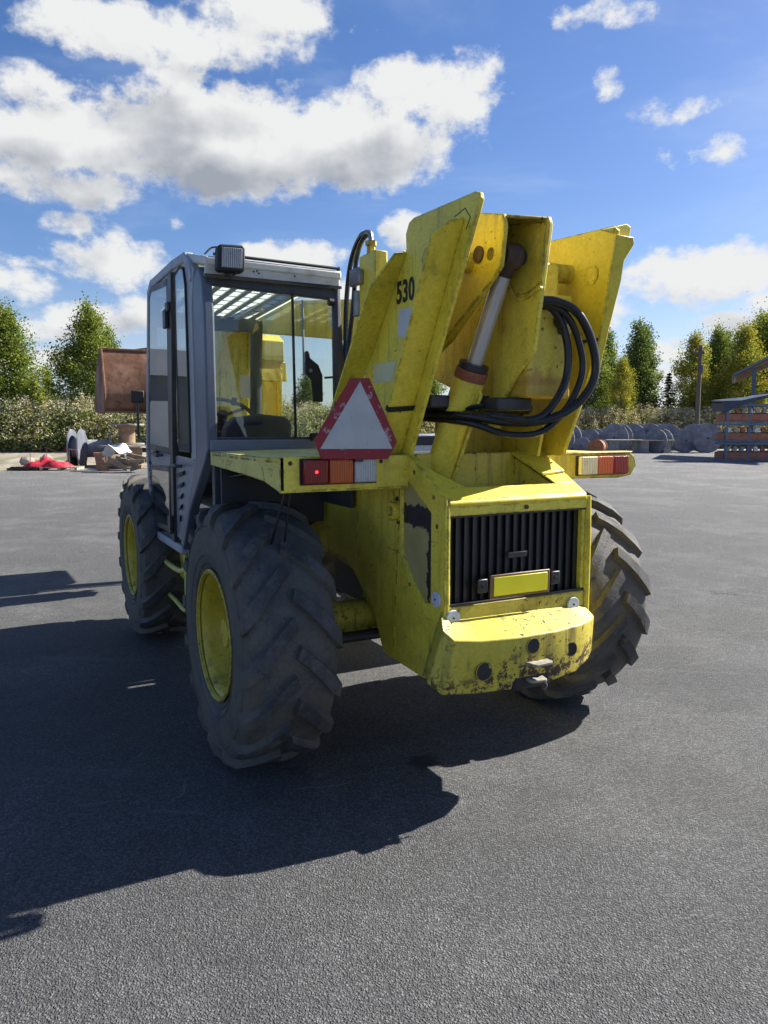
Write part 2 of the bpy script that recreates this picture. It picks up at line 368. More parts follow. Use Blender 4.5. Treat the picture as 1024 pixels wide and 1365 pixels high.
# clouds: azimuth (deg, clockwise from +Y), elevation, half width, half height, weight
CLOUDS = [(-22.3, 18.95, 9.31, 2.94, 1.6), (-11.64, 19.98, 12.72, 4.22, 1.7), (-2.9, 20.11, 10.49, 3.76, 1.6), (4.03, 23.04, 5.23, 2.54, 1.3), (6.49, 23.83, 2.75, 2.24, 1.1), (0.99, 23.74, 3.71, 2.01, 1.2), (-15.88, 25.42, 10.73, 2.24, 1.4), (-8.78, 27.44, 6.56, 1.83, 1.3), (-21.92, 26.1, 4.21, 0.97, 0.8), (-14.69, 23.05, 4.05, 1.97, 1.0), (-22.44, 16.25, 6.43, 1.8, 1.2), (-24.49, 21.41, 3.59, 1.91, 1.3), (-19.71, 11.73, 4.78, 2.29, 1.05), (-22.08, 13.72, 2.71, 1.21, 0.85), (-25.96, 9.64, 2.99, 1.67, 1.15), (-25.05, 11.06, 3.13, 0.83, 0.7), (-21.4, 7.24, 4.72, 1.66, 1.1), (-26.21, 6.58, 3.1, 1.15, 0.8), (-17.3, 8.05, 2.92, 1.5, 0.9), (-24.43, 4.65, 3.21, 1.06, 0.9), (-6.05, 12.38, 3.89, 1.56, 1.1), (-9.65, 12.63, 1.97, 0.83, 0.9), (1.58, 14.35, 2.27, 1.64, 1.1), (4.97, 13.18, 2.52, 1.78, 0.9), (22.54, 10.19, 6.24, 2.39, 1.3), (26.25, 10.96, 3.07, 1.92, 1.1), (19.54, 11.0, 2.26, 1.61, 0.9), (20.68, 5.4, 1.8, 1.21, 1.1), (25.07, 7.15, 3.16, 1.04, 1.0), (26.39, 8.3, 2.05, 1.01, 0.9), (19.62, 20.59, 3.42, 1.0, 0.62), (23.01, 18.12, 2.44, 1.18, 0.85), (20.22, 18.18, 1.54, 1.04, 0.62), (16.13, 22.78, 1.03, 1.18, 0.5), (17.91, 20.03, 2.03, 0.67, 0.5), (12.81, 26.53, 1.17, 0.83, 0.45), (16.38, 26.63, 4.22, 0.81, 0.5), (-1.48, 26.7, 1.72, 0.94, 0.6), (-15.26, 14.27, 0.94, 0.74, 0.5), (17.64, 17.98, 0.8, 0.37, 0.8), (19.84, 3.47, 4.0, 1.23, 1.0), (11.8, 5.54, 4.93, 1.89, 0.9), (-1.83, 9.51, 6.36, 2.49, 0.9), (17.05, 9.1, 2.34, 1.79, 0.6)]
def density_group():
    g = bpy.data.node_groups.new('cloud_density', 'ShaderNodeTree')
    g.interface.new_socket('P', in_out='INPUT', socket_type='NodeSocketVector')
    g.interface.new_socket('D', in_out='OUTPUT', socket_type='NodeSocketFloat')
    g.interface.new_socket('Smooth', in_out='OUTPUT', socket_type='NodeSocketFloat')
    t = NT(g); gi = t.node('NodeGroupInput'); go = t.node('NodeGroupOutput')
    P = gi.outputs[0]                       # (azimuth, elevation, 0) in degrees
    acc = None
    for (ax, el, rx, ry, wt) in CLOUDS:
        dlt = t.v('MULTIPLY', t.v('SUBTRACT', P, (ax, el, 0)), (1 / rx, 1 / ry, 0))
        l2 = t.v('DOT_PRODUCT', dlt, dlt)
        b = t.m('MULTIPLY_ADD', l2, -wt, wt)
        b = t.m('MAXIMUM', b, -2.6)
        acc = b if acc is None else t.m('SMOOTH_MAX', acc, b, 0.22)
    # more fair-weather clouds away from the view
    s = t.sep(P)
    away = t.ramp(t.m('ABSOLUTE', s[0]), 36, 50)
    wide = t.noise(t.v('MULTIPLY', P, (0.045, 0.10, 0)), 1.0, 3, 0.5)
    other = t.m('ADD', t.m('MULTIPLY', t.m('ADD', t.m('SUBTRACT', t.m('MULTIPLY', wide, 4.0), 2.75), 2.6), away), -2.6)
    acc = t.m('MAXIMUM', acc, other)
    f = t.noise(t.v('MULTIPLY', P, (0.14, 0.20, 0)), 1.0, 10, 0.60, 0.2)
    f2 = t.noise(t.v('MULTIPLY', P, (0.6, 0.75, 0)), 1.0, 7, 0.62)
    f = t.m('ADD', t.m('MULTIPLY', t.m('SUBTRACT', f, 0.5), 3.6), t.m('MULTIPLY', t.m('SUBTRACT', f2, 0.5), 1.9))
    t.L.new(t.m('ADD', acc, f), go.inputs[0])
    fs = t.noise(t.v('MULTIPLY', P, (0.14, 0.20, 0)), 1.0, 3.2, 0.5, 0.2)
    t.L.new(t.m('ADD', acc, t.m('MULTIPLY', t.m('SUBTRACT', fs, 0.5), 3.2)), go.inputs[1])
    return g
DG = density_group()
def dens(P):
    n = w.node('ShaderNodeGroup'); n.node_tree = DG; w.L.new(P, n.inputs[0]); return n.outputs
dirv = w.v('NORMALIZE', w.node('ShaderNodeTexCoord').outputs['Generated'])
ds = w.sep(dirv)
az = w.m('MULTIPLY', w.m('ARCTAN2', ds[0], ds[1]), 57.2958)
el = w.m('MULTIPLY', w.m('ARCSINE', ds[2]), 57.2958)
P0 = w.comb(az, el, 0)
D0, S0 = dens(P0)[:2]
D1, S1 = dens(w.v('ADD', P0, (1.0, 1.3, 0)))[:2]
D2, S2 = dens(w.v('ADD', P0, (1.0, 4.2, 0)))[:2]
alpha = w.ramp(D0, 0.10, 0.95)
up = w.ramp(el, 0.0, 1.0)
alpha = w.m('MULTIPLY', alpha, up)
fine_lit = w.m('SUBTRACT', D1, D0)                       # relief: lit towards the sun
shade = w.ramp(w.m('ADD', w.m('MULTIPLY', S1, 0.45), w.m('MULTIPLY', S2, 0.75)), 0.30, 2.15)
shade = w.m('MULTIPLY', shade, w.ramp(S0, 0.2, 1.1, 0.25, 1.0))
shade = w.m('ADD', shade, w.m('MULTIPLY', fine_lit, 0.20), clamp=True)
wisp = w.m('ADD', w.ramp(w.noise(w.v('MULTIPLY', P0, (0.05, 0.16, 0)), 1.0, 6, 0.6, 0.5), 0.45, 0.80, 0, 0.25), w.ramp(el, 12.0, 0.0, 0.0, 0.45), clamp=True)
sky = w.node('ShaderNodeTexSky', sky_type='NISHITA'); sky.sun_disc = False
sky.sun_elevation = SUN_EL; sky.sun_rotation = SUN_AZ; sky.air_density = 1.0; sky.dust_density = 0.6; sky.ozone_density = 1.6
hs = w.node('ShaderNodeHueSaturation'); hs.inputs['Saturation'].default_value = 1.22; hs.inputs['Value'].default_value = 1.0
w.L.new(w.v('MULTIPLY', sky.outputs[0], (1.0, 0.97, 1.10)), hs.inputs['Color'])
bg_sky = w.node('ShaderNodeBackground'); w.L.new(hs.outputs[0], bg_sky.inputs[0]); bg_sky.inputs[1].default_value = SKY_STRENGTH
ccol = w.mix(shade, (0.37, 0.375, 0.375), (0.155, 0.168, 0.195))
bg_c = w.node('ShaderNodeBackground'); w.L.new(ccol, bg_c.inputs[0]); bg_c.inputs[1].default_value = 1.0
bg_w = w.node('ShaderNodeBackground'); bg_w.inputs[0].default_value = (0.31, 0.36, 0.43, 1)
mw = w.node('ShaderNodeMixShader'); w.L.new(w.m('MULTIPLY', wisp, up), mw.inputs[0]); w.L.new(bg_sky.outputs[0], mw.inputs[1]); w.L.new(bg_w.outputs[0], mw.inputs[2])
mc = w.node('ShaderNodeMixShader'); w.L.new(alpha, mc.inputs[0]); w.L.new(mw.outputs[0], mc.inputs[1]); w.L.new(bg_c.outputs[0], mc.inputs[2])
wo = w.node('ShaderNodeOutputWorld'); w.L.new(mc.outputs[0], wo.inputs[0])
W.cycles.sampling_method = 'MANUAL'; W.cycles.sample_map_resolution = 512

# ------------------------------------------------------------------ mesh helpers
class MB:
    def __init__(s): s.V = []; s.F = []; s.mi = []; s.cur = 0
    def add(s, vs, fs):
        o = len(s.V); s.V += [tuple(v) for v in vs]; s.F += [tuple(i + o for i in f) for f in fs]; s.mi += [s.cur] * len(fs); return s
    def box(s, x0, x1, y0, y1, z0, z1):
        vs = [(x, y, z) for z in (z0, z1) for y in (y0, y1) for x in (x0, x1)]
        return s.add(vs, [(0, 2, 3, 1), (4, 5, 7, 6), (0, 1, 5, 4), (2, 6, 7, 3), (0, 4, 6, 2), (1, 3, 7, 5)])
    def obox(s, c, ax, ay, az, hx, hy, hz):
        c = Vector(c); ax, ay, az = (Vector(a).normalized() for a in (ax, ay, az))
        vs = [c + ax * (hx * i) + ay * (hy * j) + az * (hz * k) for k in (-1, 1) for j in (-1, 1) for i in (-1, 1)]
        return s.add(vs, [(0, 2, 3, 1), (4, 5, 7, 6), (0, 1, 5, 4), (2, 6, 7, 3), (0, 4, 6, 2), (1, 3, 7, 5)])
    def loop2(s, A, B):
        n = len(A); return s.add(list(A) + list(B), [tuple(range(n))[::-1], tuple(range(n, 2 * n))] + [(i, (i + 1) % n, n + (i + 1) % n, n + i) for i in range(n)])
    def yz(s, poly, x0, x1): return s.loop2([(x0, y, z) for y, z in poly], [(x1, y, z) for y, z in poly])
    def xz(s, poly, y0, y1): return s.loop2([(x, y0, z) for x, z in poly], [(x, y1, z) for x, z in poly])
    def xy(s, poly, z0, z1): return s.loop2([(x, y, z0) for x, y in poly], [(x, y, z1) for x, y in poly])
    def slab(s, pts, nrm, th):
        n = Vector(nrm).normalized() * th
        return s.loop2([Vector(p) for p in pts], [Vector(p) + n for p in pts])
    def ringslab(s, outer, inner, nrm, th):
        """flat frame between two loops with the same point count"""
        n = len(outer); d = Vector(nrm).normalized() * th
        O = [Vector(p) for p in outer]; I = [Vector(p) for p in inner]
        vs = O + I + [p + d for p in O] + [p + d for p in I]; fs = []
        for i in range(n):
            j = (i + 1) % n
            fs += [(i, j, n + j, n + i), (2 * n + i, 3 * n + i, 3 * n + j, 2 * n + j), (i, 2 * n + i, 2 * n + j, j), (n + i, n + j, 3 * n + j, 3 * n + i)]
        return s.add(vs, fs)
    def tube(s, pts, r, n=8, cap=True, rs=None):
        pts = [Vector(p) for p in pts]; m = len(pts); vs = []; prev = None
        for i, p in enumerate(pts):
            d = (pts[min(i + 1, m - 1)] - pts[max(i - 1, 0)]).normalized()
            if prev is None:
                a = d.orthogonal().normalized()
            else:
                a = (prev - d * prev.dot(d)).normalized()
            prev = a; b = d.cross(a); rr = rs[i] if rs else r
            vs += [p + (a * math.cos(t) + b * math.sin(t)) * rr for t in [2 * math.pi * k / n for k in range(n)]]
        fs = [(i * n + k, i * n + (k + 1) % n, (i + 1) * n + (k + 1) % n, (i + 1) * n + k) for i in range(m - 1) for k in range(n)]
        if cap: fs += [tuple(range(n))[::-1], tuple(range((m - 1) * n, m * n))]
        return s.add(vs, fs)
    def cyl(s, p0, p1, r, n=16, r2=None): return s.tube([p0, p1], r, n, True, [r, r if r2 is None else r2])
    def lathe(s, prof, c, axis, n=48, a0=0.0, a1=2 * math.pi, closed=True):
        """prof: list of (t along axis, radius)"""
        c = Vector(c); ax = Vector(axis).normalized(); a = ax.orthogonal().normalized(); b = ax.cross(a); m = len(prof)
        cnt = n if closed else n + 1
        vs = [c + ax * t + (a * math.cos(q) + b * math.sin(q)) * r for q in [a0 + (a1 - a0) * k / n for k in range(cnt)] for t, r in prof]
        fs = [(k * m + i, k * m + i + 1, ((k + 1) % cnt) * m + i + 1, ((k + 1) % cnt) * m + i) for k in range(n) for i in range(m - 1)]
        return s.add(vs, fs)
    def build(s, name, mat, parent=None, bevel=0.0, seg=2, smooth=True, label=None, kind=None, clean=True, angle=38):
        me = bpy.data.meshes.new(name); me.from_pydata([tuple(v) for v in s.V], [], s.F)
        mats = mat if isinstance(mat, (list, tuple)) else [mat]
        for k in mats: me.materials.append(M[k])
        if len(mats) > 1: me.polygons.foreach_set('material_index', s.mi)
        if clean:
            bm = bmesh.new(); bm.from_mesh(me); bmesh.ops.recalc_face_normals(bm, faces=bm.faces); bm.to_mesh(me); bm.free()
        if smooth: me.shade_smooth(); me.set_sharp_from_angle(angle=R(angle))
        me.update()
        o = bpy.data.objects.new(name, me); C.objects.link(o)
        if parent is not None: o.parent = parent
        if bevel:
            b = o.modifiers.new('bevel', 'BEVEL'); b.width = bevel; b.segments = seg; b.limit_method = 'ANGLE'; b.angle_limit = R(35); b.harden_normals = False
        if label: o['label'] = label
        if kind: o['kind'] = kind
        return o
def empty(name, label, cat, loc=(0, 0, 0), rz=0.0, group=None):
    o = bpy.data.objects.new(name, None); C.objects.link(o); o.location = loc; o.rotation_euler = (0, 0, rz); o.empty_display_size = 0.2
    o['label'] = label; o['category'] = cat
    if group: o['group'] = group
    return o
def tag(o, label, cat, group=None):
    o['label'] = label; o['category'] = cat
    if group: o['group'] = group
    return o
def spline(pts, k=8):
    P = [Vector(p) for p in pts]; P = [P[0] * 2 - P[1]] + P + [P[-1] * 2 - P[-2]]; out = []
    for i in range(1, len(P) - 2):
        for j in range(k):
            t = j / k; a, b, c, d = P[i - 1:i + 3]
            out.append(0.5 * ((2 * b) + (c - a) * t + (2 * a - 5 * b + 4 * c - d) * t * t + (3 * b - a - 3 * c + d) * t ** 3))
    out.append(P[-2]); return out
def copy_thing(o, loc, rz, label, scale=None, group=None):
    r = o.copy(); C.objects.link(r); r.location = loc; r.rotation_euler = (0, 0, rz)
    if scale is not None: r.scale = (scale,) * 3 if not hasattr(scale, '__len__') else scale
    r['label'] = label
    if group: r['group'] = group
    for ch in list(o.children):
        c = ch.copy(); C.objects.link(c); c.parent = r
        for g in list(ch.children):
            d = g.copy(); C.objects.link(d); d.parent = c
    return r

# ================================================================== GROUND
ground = MB(); ground.add([(-90, -60, 0), (120, -60, 0), (120, 57, 0), (15, 57, 0), (-5, 37, 0), (-14, 29.3, 0), (-90, 27.5, 0)], [(0, 1, 2, 3, 4, 5, 6)])
ground.build('asphalt_yard', 'asphalt', kind='structure', smooth=False)
g = MB(); g.add([(-1500, -1500, -0.012), (1500, -1500, -0.012), (1500, 1500, -0.012), (-1500, 1500, -0.012)], [(0, 1, 2, 3)])
g.build('terrain', 'field', kind='structure', smooth=False)
g = MB(); g.add([(-90, 27.0, -0.006), (-14, 28.8, -0.006), (-5, 36.5, -0.006), (15, 56.5, -0.006), (120, 56.5, -0.006), (120, 70, -0.006), (10, 70, -0.006), (-20, 48, -0.006), (-90, 45, -0.006)], [tuple(range(9))])
g.build('sand_verge', 'sand', kind='structure', smooth=False)

# ================================================================== TELEHANDLER
T = empty('telehandler', 'old yellow telescopic handler with grey cab, raised brown bucket and number 530 on its tower', 'telehandler', (0.1966, 4.2586, 0), 0.4792)
WB = 2.6957; RW = 0.681; WX = 1.0

# ---- wheels
def tyre_builder():
    m = MB(); hw = 0.235
    prof = [(-0.19, .325), (-.205, .345), (-.228, .40), (-.238, .47), (-.232, .54), (-.222, .59), (-.205, .622), (-.17, .638), (-.09, .646), (0, .649),
            (.09, .646), (.17, .638), (.205, .622), (.222, .59), (.232, .54), (.238, .47), (.228, .40), (.205, .345), (.19, .325)]
    m.lathe(prof, (0, 0, 0), (1, 0, 0), 96)
    # bead rings on the sidewall
    for sgn in (-1, 1):
        for r_, x_ in ((.375, .219), (.415, .2305), (.565, .2285)):
            m.lathe([(sgn * (x_ - .004), r_ - .006), (sgn * (x_ + .004), r_), (sgn * (x_ - .004), r_ + .006)], (0, 0, 0), (1, 0, 0), 72)
    rr = random.Random(5)
    def P(x, th, r): return (x, r * math.cos(th), r * math.sin(th))
    N = 16
    for side in (-1, 1):
        for k in range(N):
            th0 = 2 * math.pi * (k + (0.5 if side > 0 else 0)) / N
            st = [(.004, .0, .684, .630, .030), (.05, .06, .684, .630, .031), (.12, .17, .680, .626, .033), (.185, .285, .670, .612, .037), (.228, .35, .645, .588, .042), (.242, .375, .602, .56, .042), (.238, .385, .565, .545, .036)]
            vs = []
            for (x, dth, rt, rb, hwid) in st:
                x *= side; th = th0 + dth; j = rr.uniform(-.003, .002)
                # direction across the bar runs mostly around the tyre
                for sg, r_, f in ((-1, rb, 1.25), (-1, rt + j, .88), (1, rt + j, .88), (1, rb, 1.25)):
                    a = hwid * f * sg / .66
                    xx = x + (0.35 * hwid * f * sg * -side if x * side < .2 else 0)
                    if r_ == rb and abs(x) > .2: xx = side * (abs(x) - .025)
                    vs.append(P(xx, th + a, r_))
            fs = []
            for i in range(len(st) - 1):
                a = i * 4; b = a + 4
                for q in range(3): fs.append((a + q, a + q + 1, b + q + 1, b + q))
            fs.append((0, 1, 2, 3)); n = (len(st) - 1) * 4; fs.append((n + 3, n + 2, n + 1, n))
            m.add(vs, fs)
    return m
def rim_builder(sgn):
    m = MB(); s = sgn
    prof = [(.208, .318), (.222, .322), (.226, .334), (.218, .342), (.206, .336), (.200, .318), (.19, .305), (.155, .296), (.10, .292), (.06, .270), (.0, .268), (-.05, .275)]
    m.lathe([(s * a, r) for a, r in prof], (0, 0, 0), (1, 0, 0), 64)
    disc = [(-.045, .275), (-.02, .262), (.03, .235), (.045, .20), (.045, .13), (.045, 0.01)]
    m.lathe([(s * a, r) for a, r in disc], (0, 0, 0), (1, 0, 0), 64)
    return m
def hub_builder(sgn):
    m = MB(); s = sgn
    m.lathe([(s * .045, .11), (s * .10, .105), (s * .115, .09), (s * .16, .075), (s * .165, .001)], (0, 0, 0), (1, 0, 0), 32)
    for k in range(10):
        a = 2 * math.pi * k / 10; c = Vector((0, math.cos(a) * .165, math.sin(a) * .165))
        m.cyl(c + Vector((s * .04, 0, 0)), c + Vector((s * .075, 0, 0)), .014, 6)
    return m
tm = None; rims = {}; hubs = {}
wheel_labels = {(-1, 0): 'left rear wheel nearest the camera', (1, 0): 'right rear wheel with sunlit tread', (-1, 1): 'left front wheel', (1, 1): 'right front wheel hidden behind the body'}
for (sx, fr) in ((-1, 0), (1, 0), (-1, 1), (1, 1)):
    wl = bpy.data.objects.new('wheel', None); C.objects.link(wl); wl.parent = T; wl.location = (sx * WX, WB * fr, RW); wl.rotation_euler = ((0.11, 0.27, 0.05, 0.2)[sx + 1 if fr == 0 else 0] if fr == 0 else 0.17, 0, 0)
    wl['label'] = wheel_labels[(sx, fr)]
    if tm is None: to = tyre_builder().build('tyre', 'tyre', wl, angle=30); tm = to.data
    else: to = bpy.data.objects.new('tyre', tm); C.objects.link(to); to.parent = wl
    for dct, fn, nm, mt in ((rims, rim_builder, 'rim', 'rim_yellow'), (hubs, hub_builder, 'hub', 'rim_yellow')):
        if sx not in dct: dct[sx] = fn(sx).build(nm, mt, wl).data
        else: o = bpy.data.objects.new(nm, dct[sx]); C.objects.link(o); o.parent = wl

# ---- axles, underbody
for y in (0.0, WB):
    m = MB(); m.lathe([(-.78, .07), (-.70, .13), (-.6, .13), (-.5, .095), (-.25, .10), (-.15, .20), (.15, .20), (.25, .10), (.5, .095), (.6, .13), (.70, .13), (.78, .07)], (0, y, RW), (1, 0, 0), 24)
    m.box(-.33, .33, y - .06, y + .06, RW - .05, RW + .12)
    m.build('axle', 'yellow_worn', T)
m = MB(); m.cyl((0, .15, .66), (0, WB - .15, .66), .045, 12); m.cyl((0, 1.2, .66), (0, 1.35, .66), .08, 16); m.build('drive_shaft', 'black_steel', T)
m = MB()
for y in (0.0,):
    m.cyl((-.75, y - .17, .62), (-.2, y - .17, .62), .03, 10); m.cyl((.2, y - .17, .62), (.75, y - .17, .62), .03, 10); m.cyl((-.3, y - .17, .62), (.3, y - .17, .62), .045, 12)
m.build('steering_ram', 'black_steel', T, 0)
m = MB()
for x0 in (-.37, .34): m.yz([(-.55, .66), (-.3, .60), (.10, .93), (.45, .98), (2.1, .80), (2.9, .72), (3.15, .85), (3.15, 1.1), (2.6, 1.2), (.3, 1.35), (-.55, 1.3)], x0 - .0, x0 + .03)
m.box(-.34, .34, 1.0, 1.1, .8, 1.0); m.box(-.34, .34, 3.0, 3.1, .8, 1.05)
m.build('chassis_rail', 'yellow_worn', T)
m = MB(); m.box(-.30, .34, -.85, .55, .72, 1.30); m.box(-.25, .25, .55, 1.3, .68, 1.05)
m.build('engine', 'black_steel', T, .02)
# right hand engine pod / tank seen only in shadow
m = MB(); m.box(.46, 1.02, .94, 1.95, .40, 1.30); m.build('fuel_tank', 'yellow', T, .03)

# ---- left side plate of the rear body
XL = -.39; XR = .43
def side_poly():
    return [(-.93, .83), (-.99, .66), (-.74, .543), (-.50, .548), (-.307, .555), (-.27, .62), (-.16, .80), (.067, .935), (.17, .98), (.55, 1.02), (.62, 1.30), (.62, 1.50), (.24, 1.63), (-.55, 1.62), (-.60, 1.612), (-.93, 1.425)]
m = MB(); m.yz(side_poly(), XL + .004, XL + .024); side_l = m.build('side_plate', 'yellow', T, .004, label='left side plate of the rear body')
m = MB(); m.yz(side_poly(), XR - .024, XR - .004); m.build('side_plate', 'yellow', T, .004, label='right side plate of the rear body')
# frame round the peeled inspection panel
out = [(-.595, 1.617), (-.94, 1.425), (-.94, .83), (-.865, .83), (-.70, .955), (-.56, 1.09), (-.515, 1.12), (-.515, 1.617)]
m = MB(); m.ringslab([(XL, y, z) for y, z in [(-.555, 1.617), (-.60, 1.617), (-.94, 1.43), (-.94, .85), (-.775, .85), (-.63, .965), (-.515, 1.12), (-.515, 1.50)]],
                     [(XL, y, z) for y, z in [(-.575, 1.49), (-.60, 1.49), (-.815, 1.355), (-.815, .93), (-.765, .93), (-.65, 1.005), (-.545, 1.13), (-.545, 1.47)]], (-1, 0, 0), .012)
fr_l = m.build('panel_frame', 'yellow', T, .004)
m = MB(); m.yz([(-.56, 1.49), (-.60, 1.49), (-.815, 1.355), (-.815, .93), (-.765, .925), (-.65, 1.0), (-.545, 1.13), (-.545, 1.49)], XL - .002, XL + .002)
m.build('peeled_panel', 'peel', T, smooth=False, label='side panel with black glue and beige putty left on it')
def bolt(parent, c, axis, r=.011, h=.008, mat='black_steel', name='bolt'):
    mm = MB(); c = Vector(c); a = Vector(axis).normalized(); mm.cyl(c, c + a * h, r, 8, r * .8); mm.cyl(c - a * .001, c + a * h * .35, r * 1.5, 12); return mm.build(name, mat, parent)
for y, z in ((-.66, 1.535), (-.84, 1.43), (-.87, 1.30), (-.62, .985)):
    bolt(T, (XL - .012, y, z), (-1, 0, 0), .008, .006, 'yellow_worn')
def reflector(c, axis, r=.036):
    c = Vector(c); a = Vector(axis).normalized()
    o = MB().cyl(c, c + a * .012, r, 28).build('round_reflector', 'reflector_white', T, .002)
    MB().cyl(c + a * .012, c + a * .015, r * .14, 10).build('bolt', 'black_steel', o)
    return o
reflector((XL - .012, -.878, .965), (-1, 0, 0), .036)
# weld seams and gusset on the side plate
m = MB(); m.tube([(XL, -.50, 1.50), (XL, -.43, .60)], .004, 6); m.tube([(XL, -.41, 1.47), (XL, -.47, 1.28), (XL, -.54, 1.49)], .004, 6); m.tube([(XL, -.515, 1.12), (XL, -.36, 1.13)], .003, 6)
m.tube([(XL, .02, 1.60), (XL, -.02, 1.0)], .003, 6)
m.build('weld_seam', 'yellow_rusty', T)
o = MB().cyl((XL + .004, -.455, 1.33), (XL - .03, -.455, 1.33), .045, 24).build('pivot_pin', 'yellow', T, .004)
m = MB(); m.cyl((XL - .03, -.455, 1.33), (XL - .042, -.455, 1.33), .026, 6); m.build('nut', 'yellow_worn', o, .002)
for a in range(5):
    an = a * 1.256 + .5; bolt(o, (XL + .004, -.455 + .062 * math.cos(an), 1.33 + .062 * math.sin(an)), (-1, 0, 0), .009, .012)
# grease stain on the pin
# ---- rear face: grille surround
YG = -.93
m = MB()
m.box(XL, XL + .013, YG - .012, YG + .02, .83, 1.405)
m.box(XR - .002, XR + .012, YG - .012, YG + .02, .83, 1.405)
m.box(XL + .013, XR - .002, YG - .010, YG + .02, 1.352, 1.395)
m.build('grille_surround', 'yellow', T, .004)
# louvred grille
gr = MB().box(XL + .014, XR - .004, YG + .055, YG + .06, .94, 1.352).build('grille', 'black_rubber', T)
nb = 17; slat = None
for k in range(nb):
    x = XL + .040 + (XR - XL - .075) * k / (nb - 1)
    if slat is None:
        mm = MB(); mm.obox((0, YG + .028, 1.148), (1, .34, 0), (-.34, 1, 0), (0, 0, 1), .0262, .0022, .205); so_ = mm.build('slat', 'slat_black', gr, 0); slat = so_.data; so_.location.x = x
    else:
        so_ = bpy.data.objects.new('slat', slat); C.objects.link(so_); so_.parent = gr; so_.location.x = x
m = MB(); m.box(-.045, .065, YG - .003, YG + .004, 1.135, 1.162); m.build('latch_plate', 'black_steel', gr, .002)
for z0_ in (.935, 1.342): MB().box(XL + .014, XR - .004, YG - .004, YG + .01, z0_, z0_ + .011).build('grille_frame', 'black_steel', gr, .002)
# number plate, its writing scribbled over in flat yellow
pl = MB().box(-.165, .185, YG - .030, YG - .022, .955, 1.068).build('number_plate', 'plate_brown', T, .004)
MB().box(-.147, .167, YG - .034, YG - .030, .968, 1.056).build('plate_face', 'plate_yellow', pl, .003)
for x in (-.225, .205):
    c = MB().box(x, x + .055, YG - .016, YG - .006, .985, 1.05).build('plate_bracket', 'black_steel', T, .006); bolt(c, (x + .028, YG - .016, 1.018), (0, -1, 0), .008, .006)
# lower cross panel
m = MB(); m.box(XL + .002, XR - .002, YG - .008, YG + .03, .80, .935); m.build('lower_panel', 'yellow_worn', T, .004)
reflector((XL + .03, YG - .010, .888), (0, -1, 0), .036); reflector((.348, YG - .010, .872), (0, -1, 0), .036)
# right hand edge tube of the surround
m = MB(); m.tube([(XR + .012, YG + .00, 1.41), (XR + .016, YG - .004, 1.2), (XR + .016, YG - .004, .80)], .014, 10); m.build('edge_tube', 'yellow', T)

# ---- hood: sloping top with an opening for the ram and the boom
def HZ(y): return 1.425 + (y + .93) * (.195 / .35)     # slope surface height
def hp(x, y, dz=0): return (x, y, HZ(y) + dz)
m = MB()
# rear lip (rounded)
m.tube([(XL + .01, YG + .006, 1.405), (XR - .01, YG + .006, 1.405)], .019, 12)
m.slab([hp(XL, YG), hp(XR, YG), hp(XR, -.845), hp(XL, -.845)], (0, -.3, -1), .012)
m.slab([hp(XL, -.845), hp(XL + .16, -.845), hp(XL + .05, -.70), hp(XL + .03, -.58), hp(XL, -.58)], (0, -.3, -1), .012)
m.slab([hp(XR - .13, -.845), hp(XR, -.845), hp(XR, -.58), hp(XR - .20, -.58)], (0, -.3, -1), .012)
hood = m.build('hood', 'yellow_bright', T, .004)
MB().cyl((.045, YG - .012, 1.375), (.045, YG - .020, 1.375), .011, 12).build('lock', 'black_steel', hood)
m = MB(); m.slab([hp(XR - .165, -.79, .016), hp(XR - .005, -.77, .016), hp(XR - .02, -.60, .016), hp(XR - .225, -.60, .016)], (0, 0, -1), .014)
m.build('cover_flap', 'yellow_bright', hood, .004)
# the well inside the opening
m = MB()
m.box(XL + .03, XR - .03, -.60, -.585, 1.22, 1.62)
m.slab([(XR - .14, -.84, 1.46), (XR - .20, -.59, 1.60), (XR - .20, -.59, 1.25), (XR - .14, -.84, 1.25)], (1, 0, 0), .01)
m.slab([(XL + .15, -.845, 1.46), (XL + .05, -.70, 1.54), (XL + .05, -.60, 1.25), (XL + .15, -.845, 1.25)], (-1, 0, 0), .01)
m.box(XL + .03, XR - .03, -.84, -.60, 1.235, 1.25)
m.slab([(XL + .14, -.850, 1.455), (XR - .12, -.850, 1.455), (XR - .12, -.845, 1.25), (XL + .14, -.845, 1.25)], (0, 1, 0), .008)
m.build('ram_well', 'yellow_rusty', T, .003)

# ---- rear counterweight / bumper
tpl = [(-.393, -.90, .93), (-.425, -.95, .885), (-.447, -1.0, .848), (-.42, -1.05, .815), (-.30, -1.085, .808), (-.1, -1.105, .804), (.1, -1.105, .804), (.28, -1.078, .806), (.40, -1.03, .806), (.452, -.985, .808), (.47, -.93, .82)]
btl = [(-.393, -.73, .555), (-.46, -.87, .61), (-.495, -.945, .60), (-.462, -1.02, .565), (-.31, -1.06, .56), (-.1, -1.082, .555), (.1, -1.082, .558), (.28, -1.055, .57), (.42, -.985, .59), (.49, -.935, .61), (.49, -.86, .63)]
mdl = [tuple(a * .5 + b * .5 - (0, .012, 0)[k] * (1 if 2 < i < 9 else 0) for k, (a, b) in enumerate(zip(p, q))) for i, (p, q) in enumerate(zip(tpl, btl))]
inn = [(-.385, -.90, .935), (-.385, -.91, .92), (-.385, -.935, .895), (-.37, -.94, .878), (-.28, -.94, .874), (-.1, -.94, .872), (.1, -.94, .870), (.28, -.94, .866), (.39, -.94, .860), (.425, -.94, .855), (.44, -.925, .85)]
bin_ = [(-.30, -.72, .555), (-.30, -.80, .56), (-.30, -.85, .56), (-.30, -.85, .56), (-.2, -.85, .555), (-.1, -.85, .555), (.1, -.85, .555), (.28, -.85, .57), (.38, -.85, .59), (.38, -.85, .61), (.38, -.82, .63)]
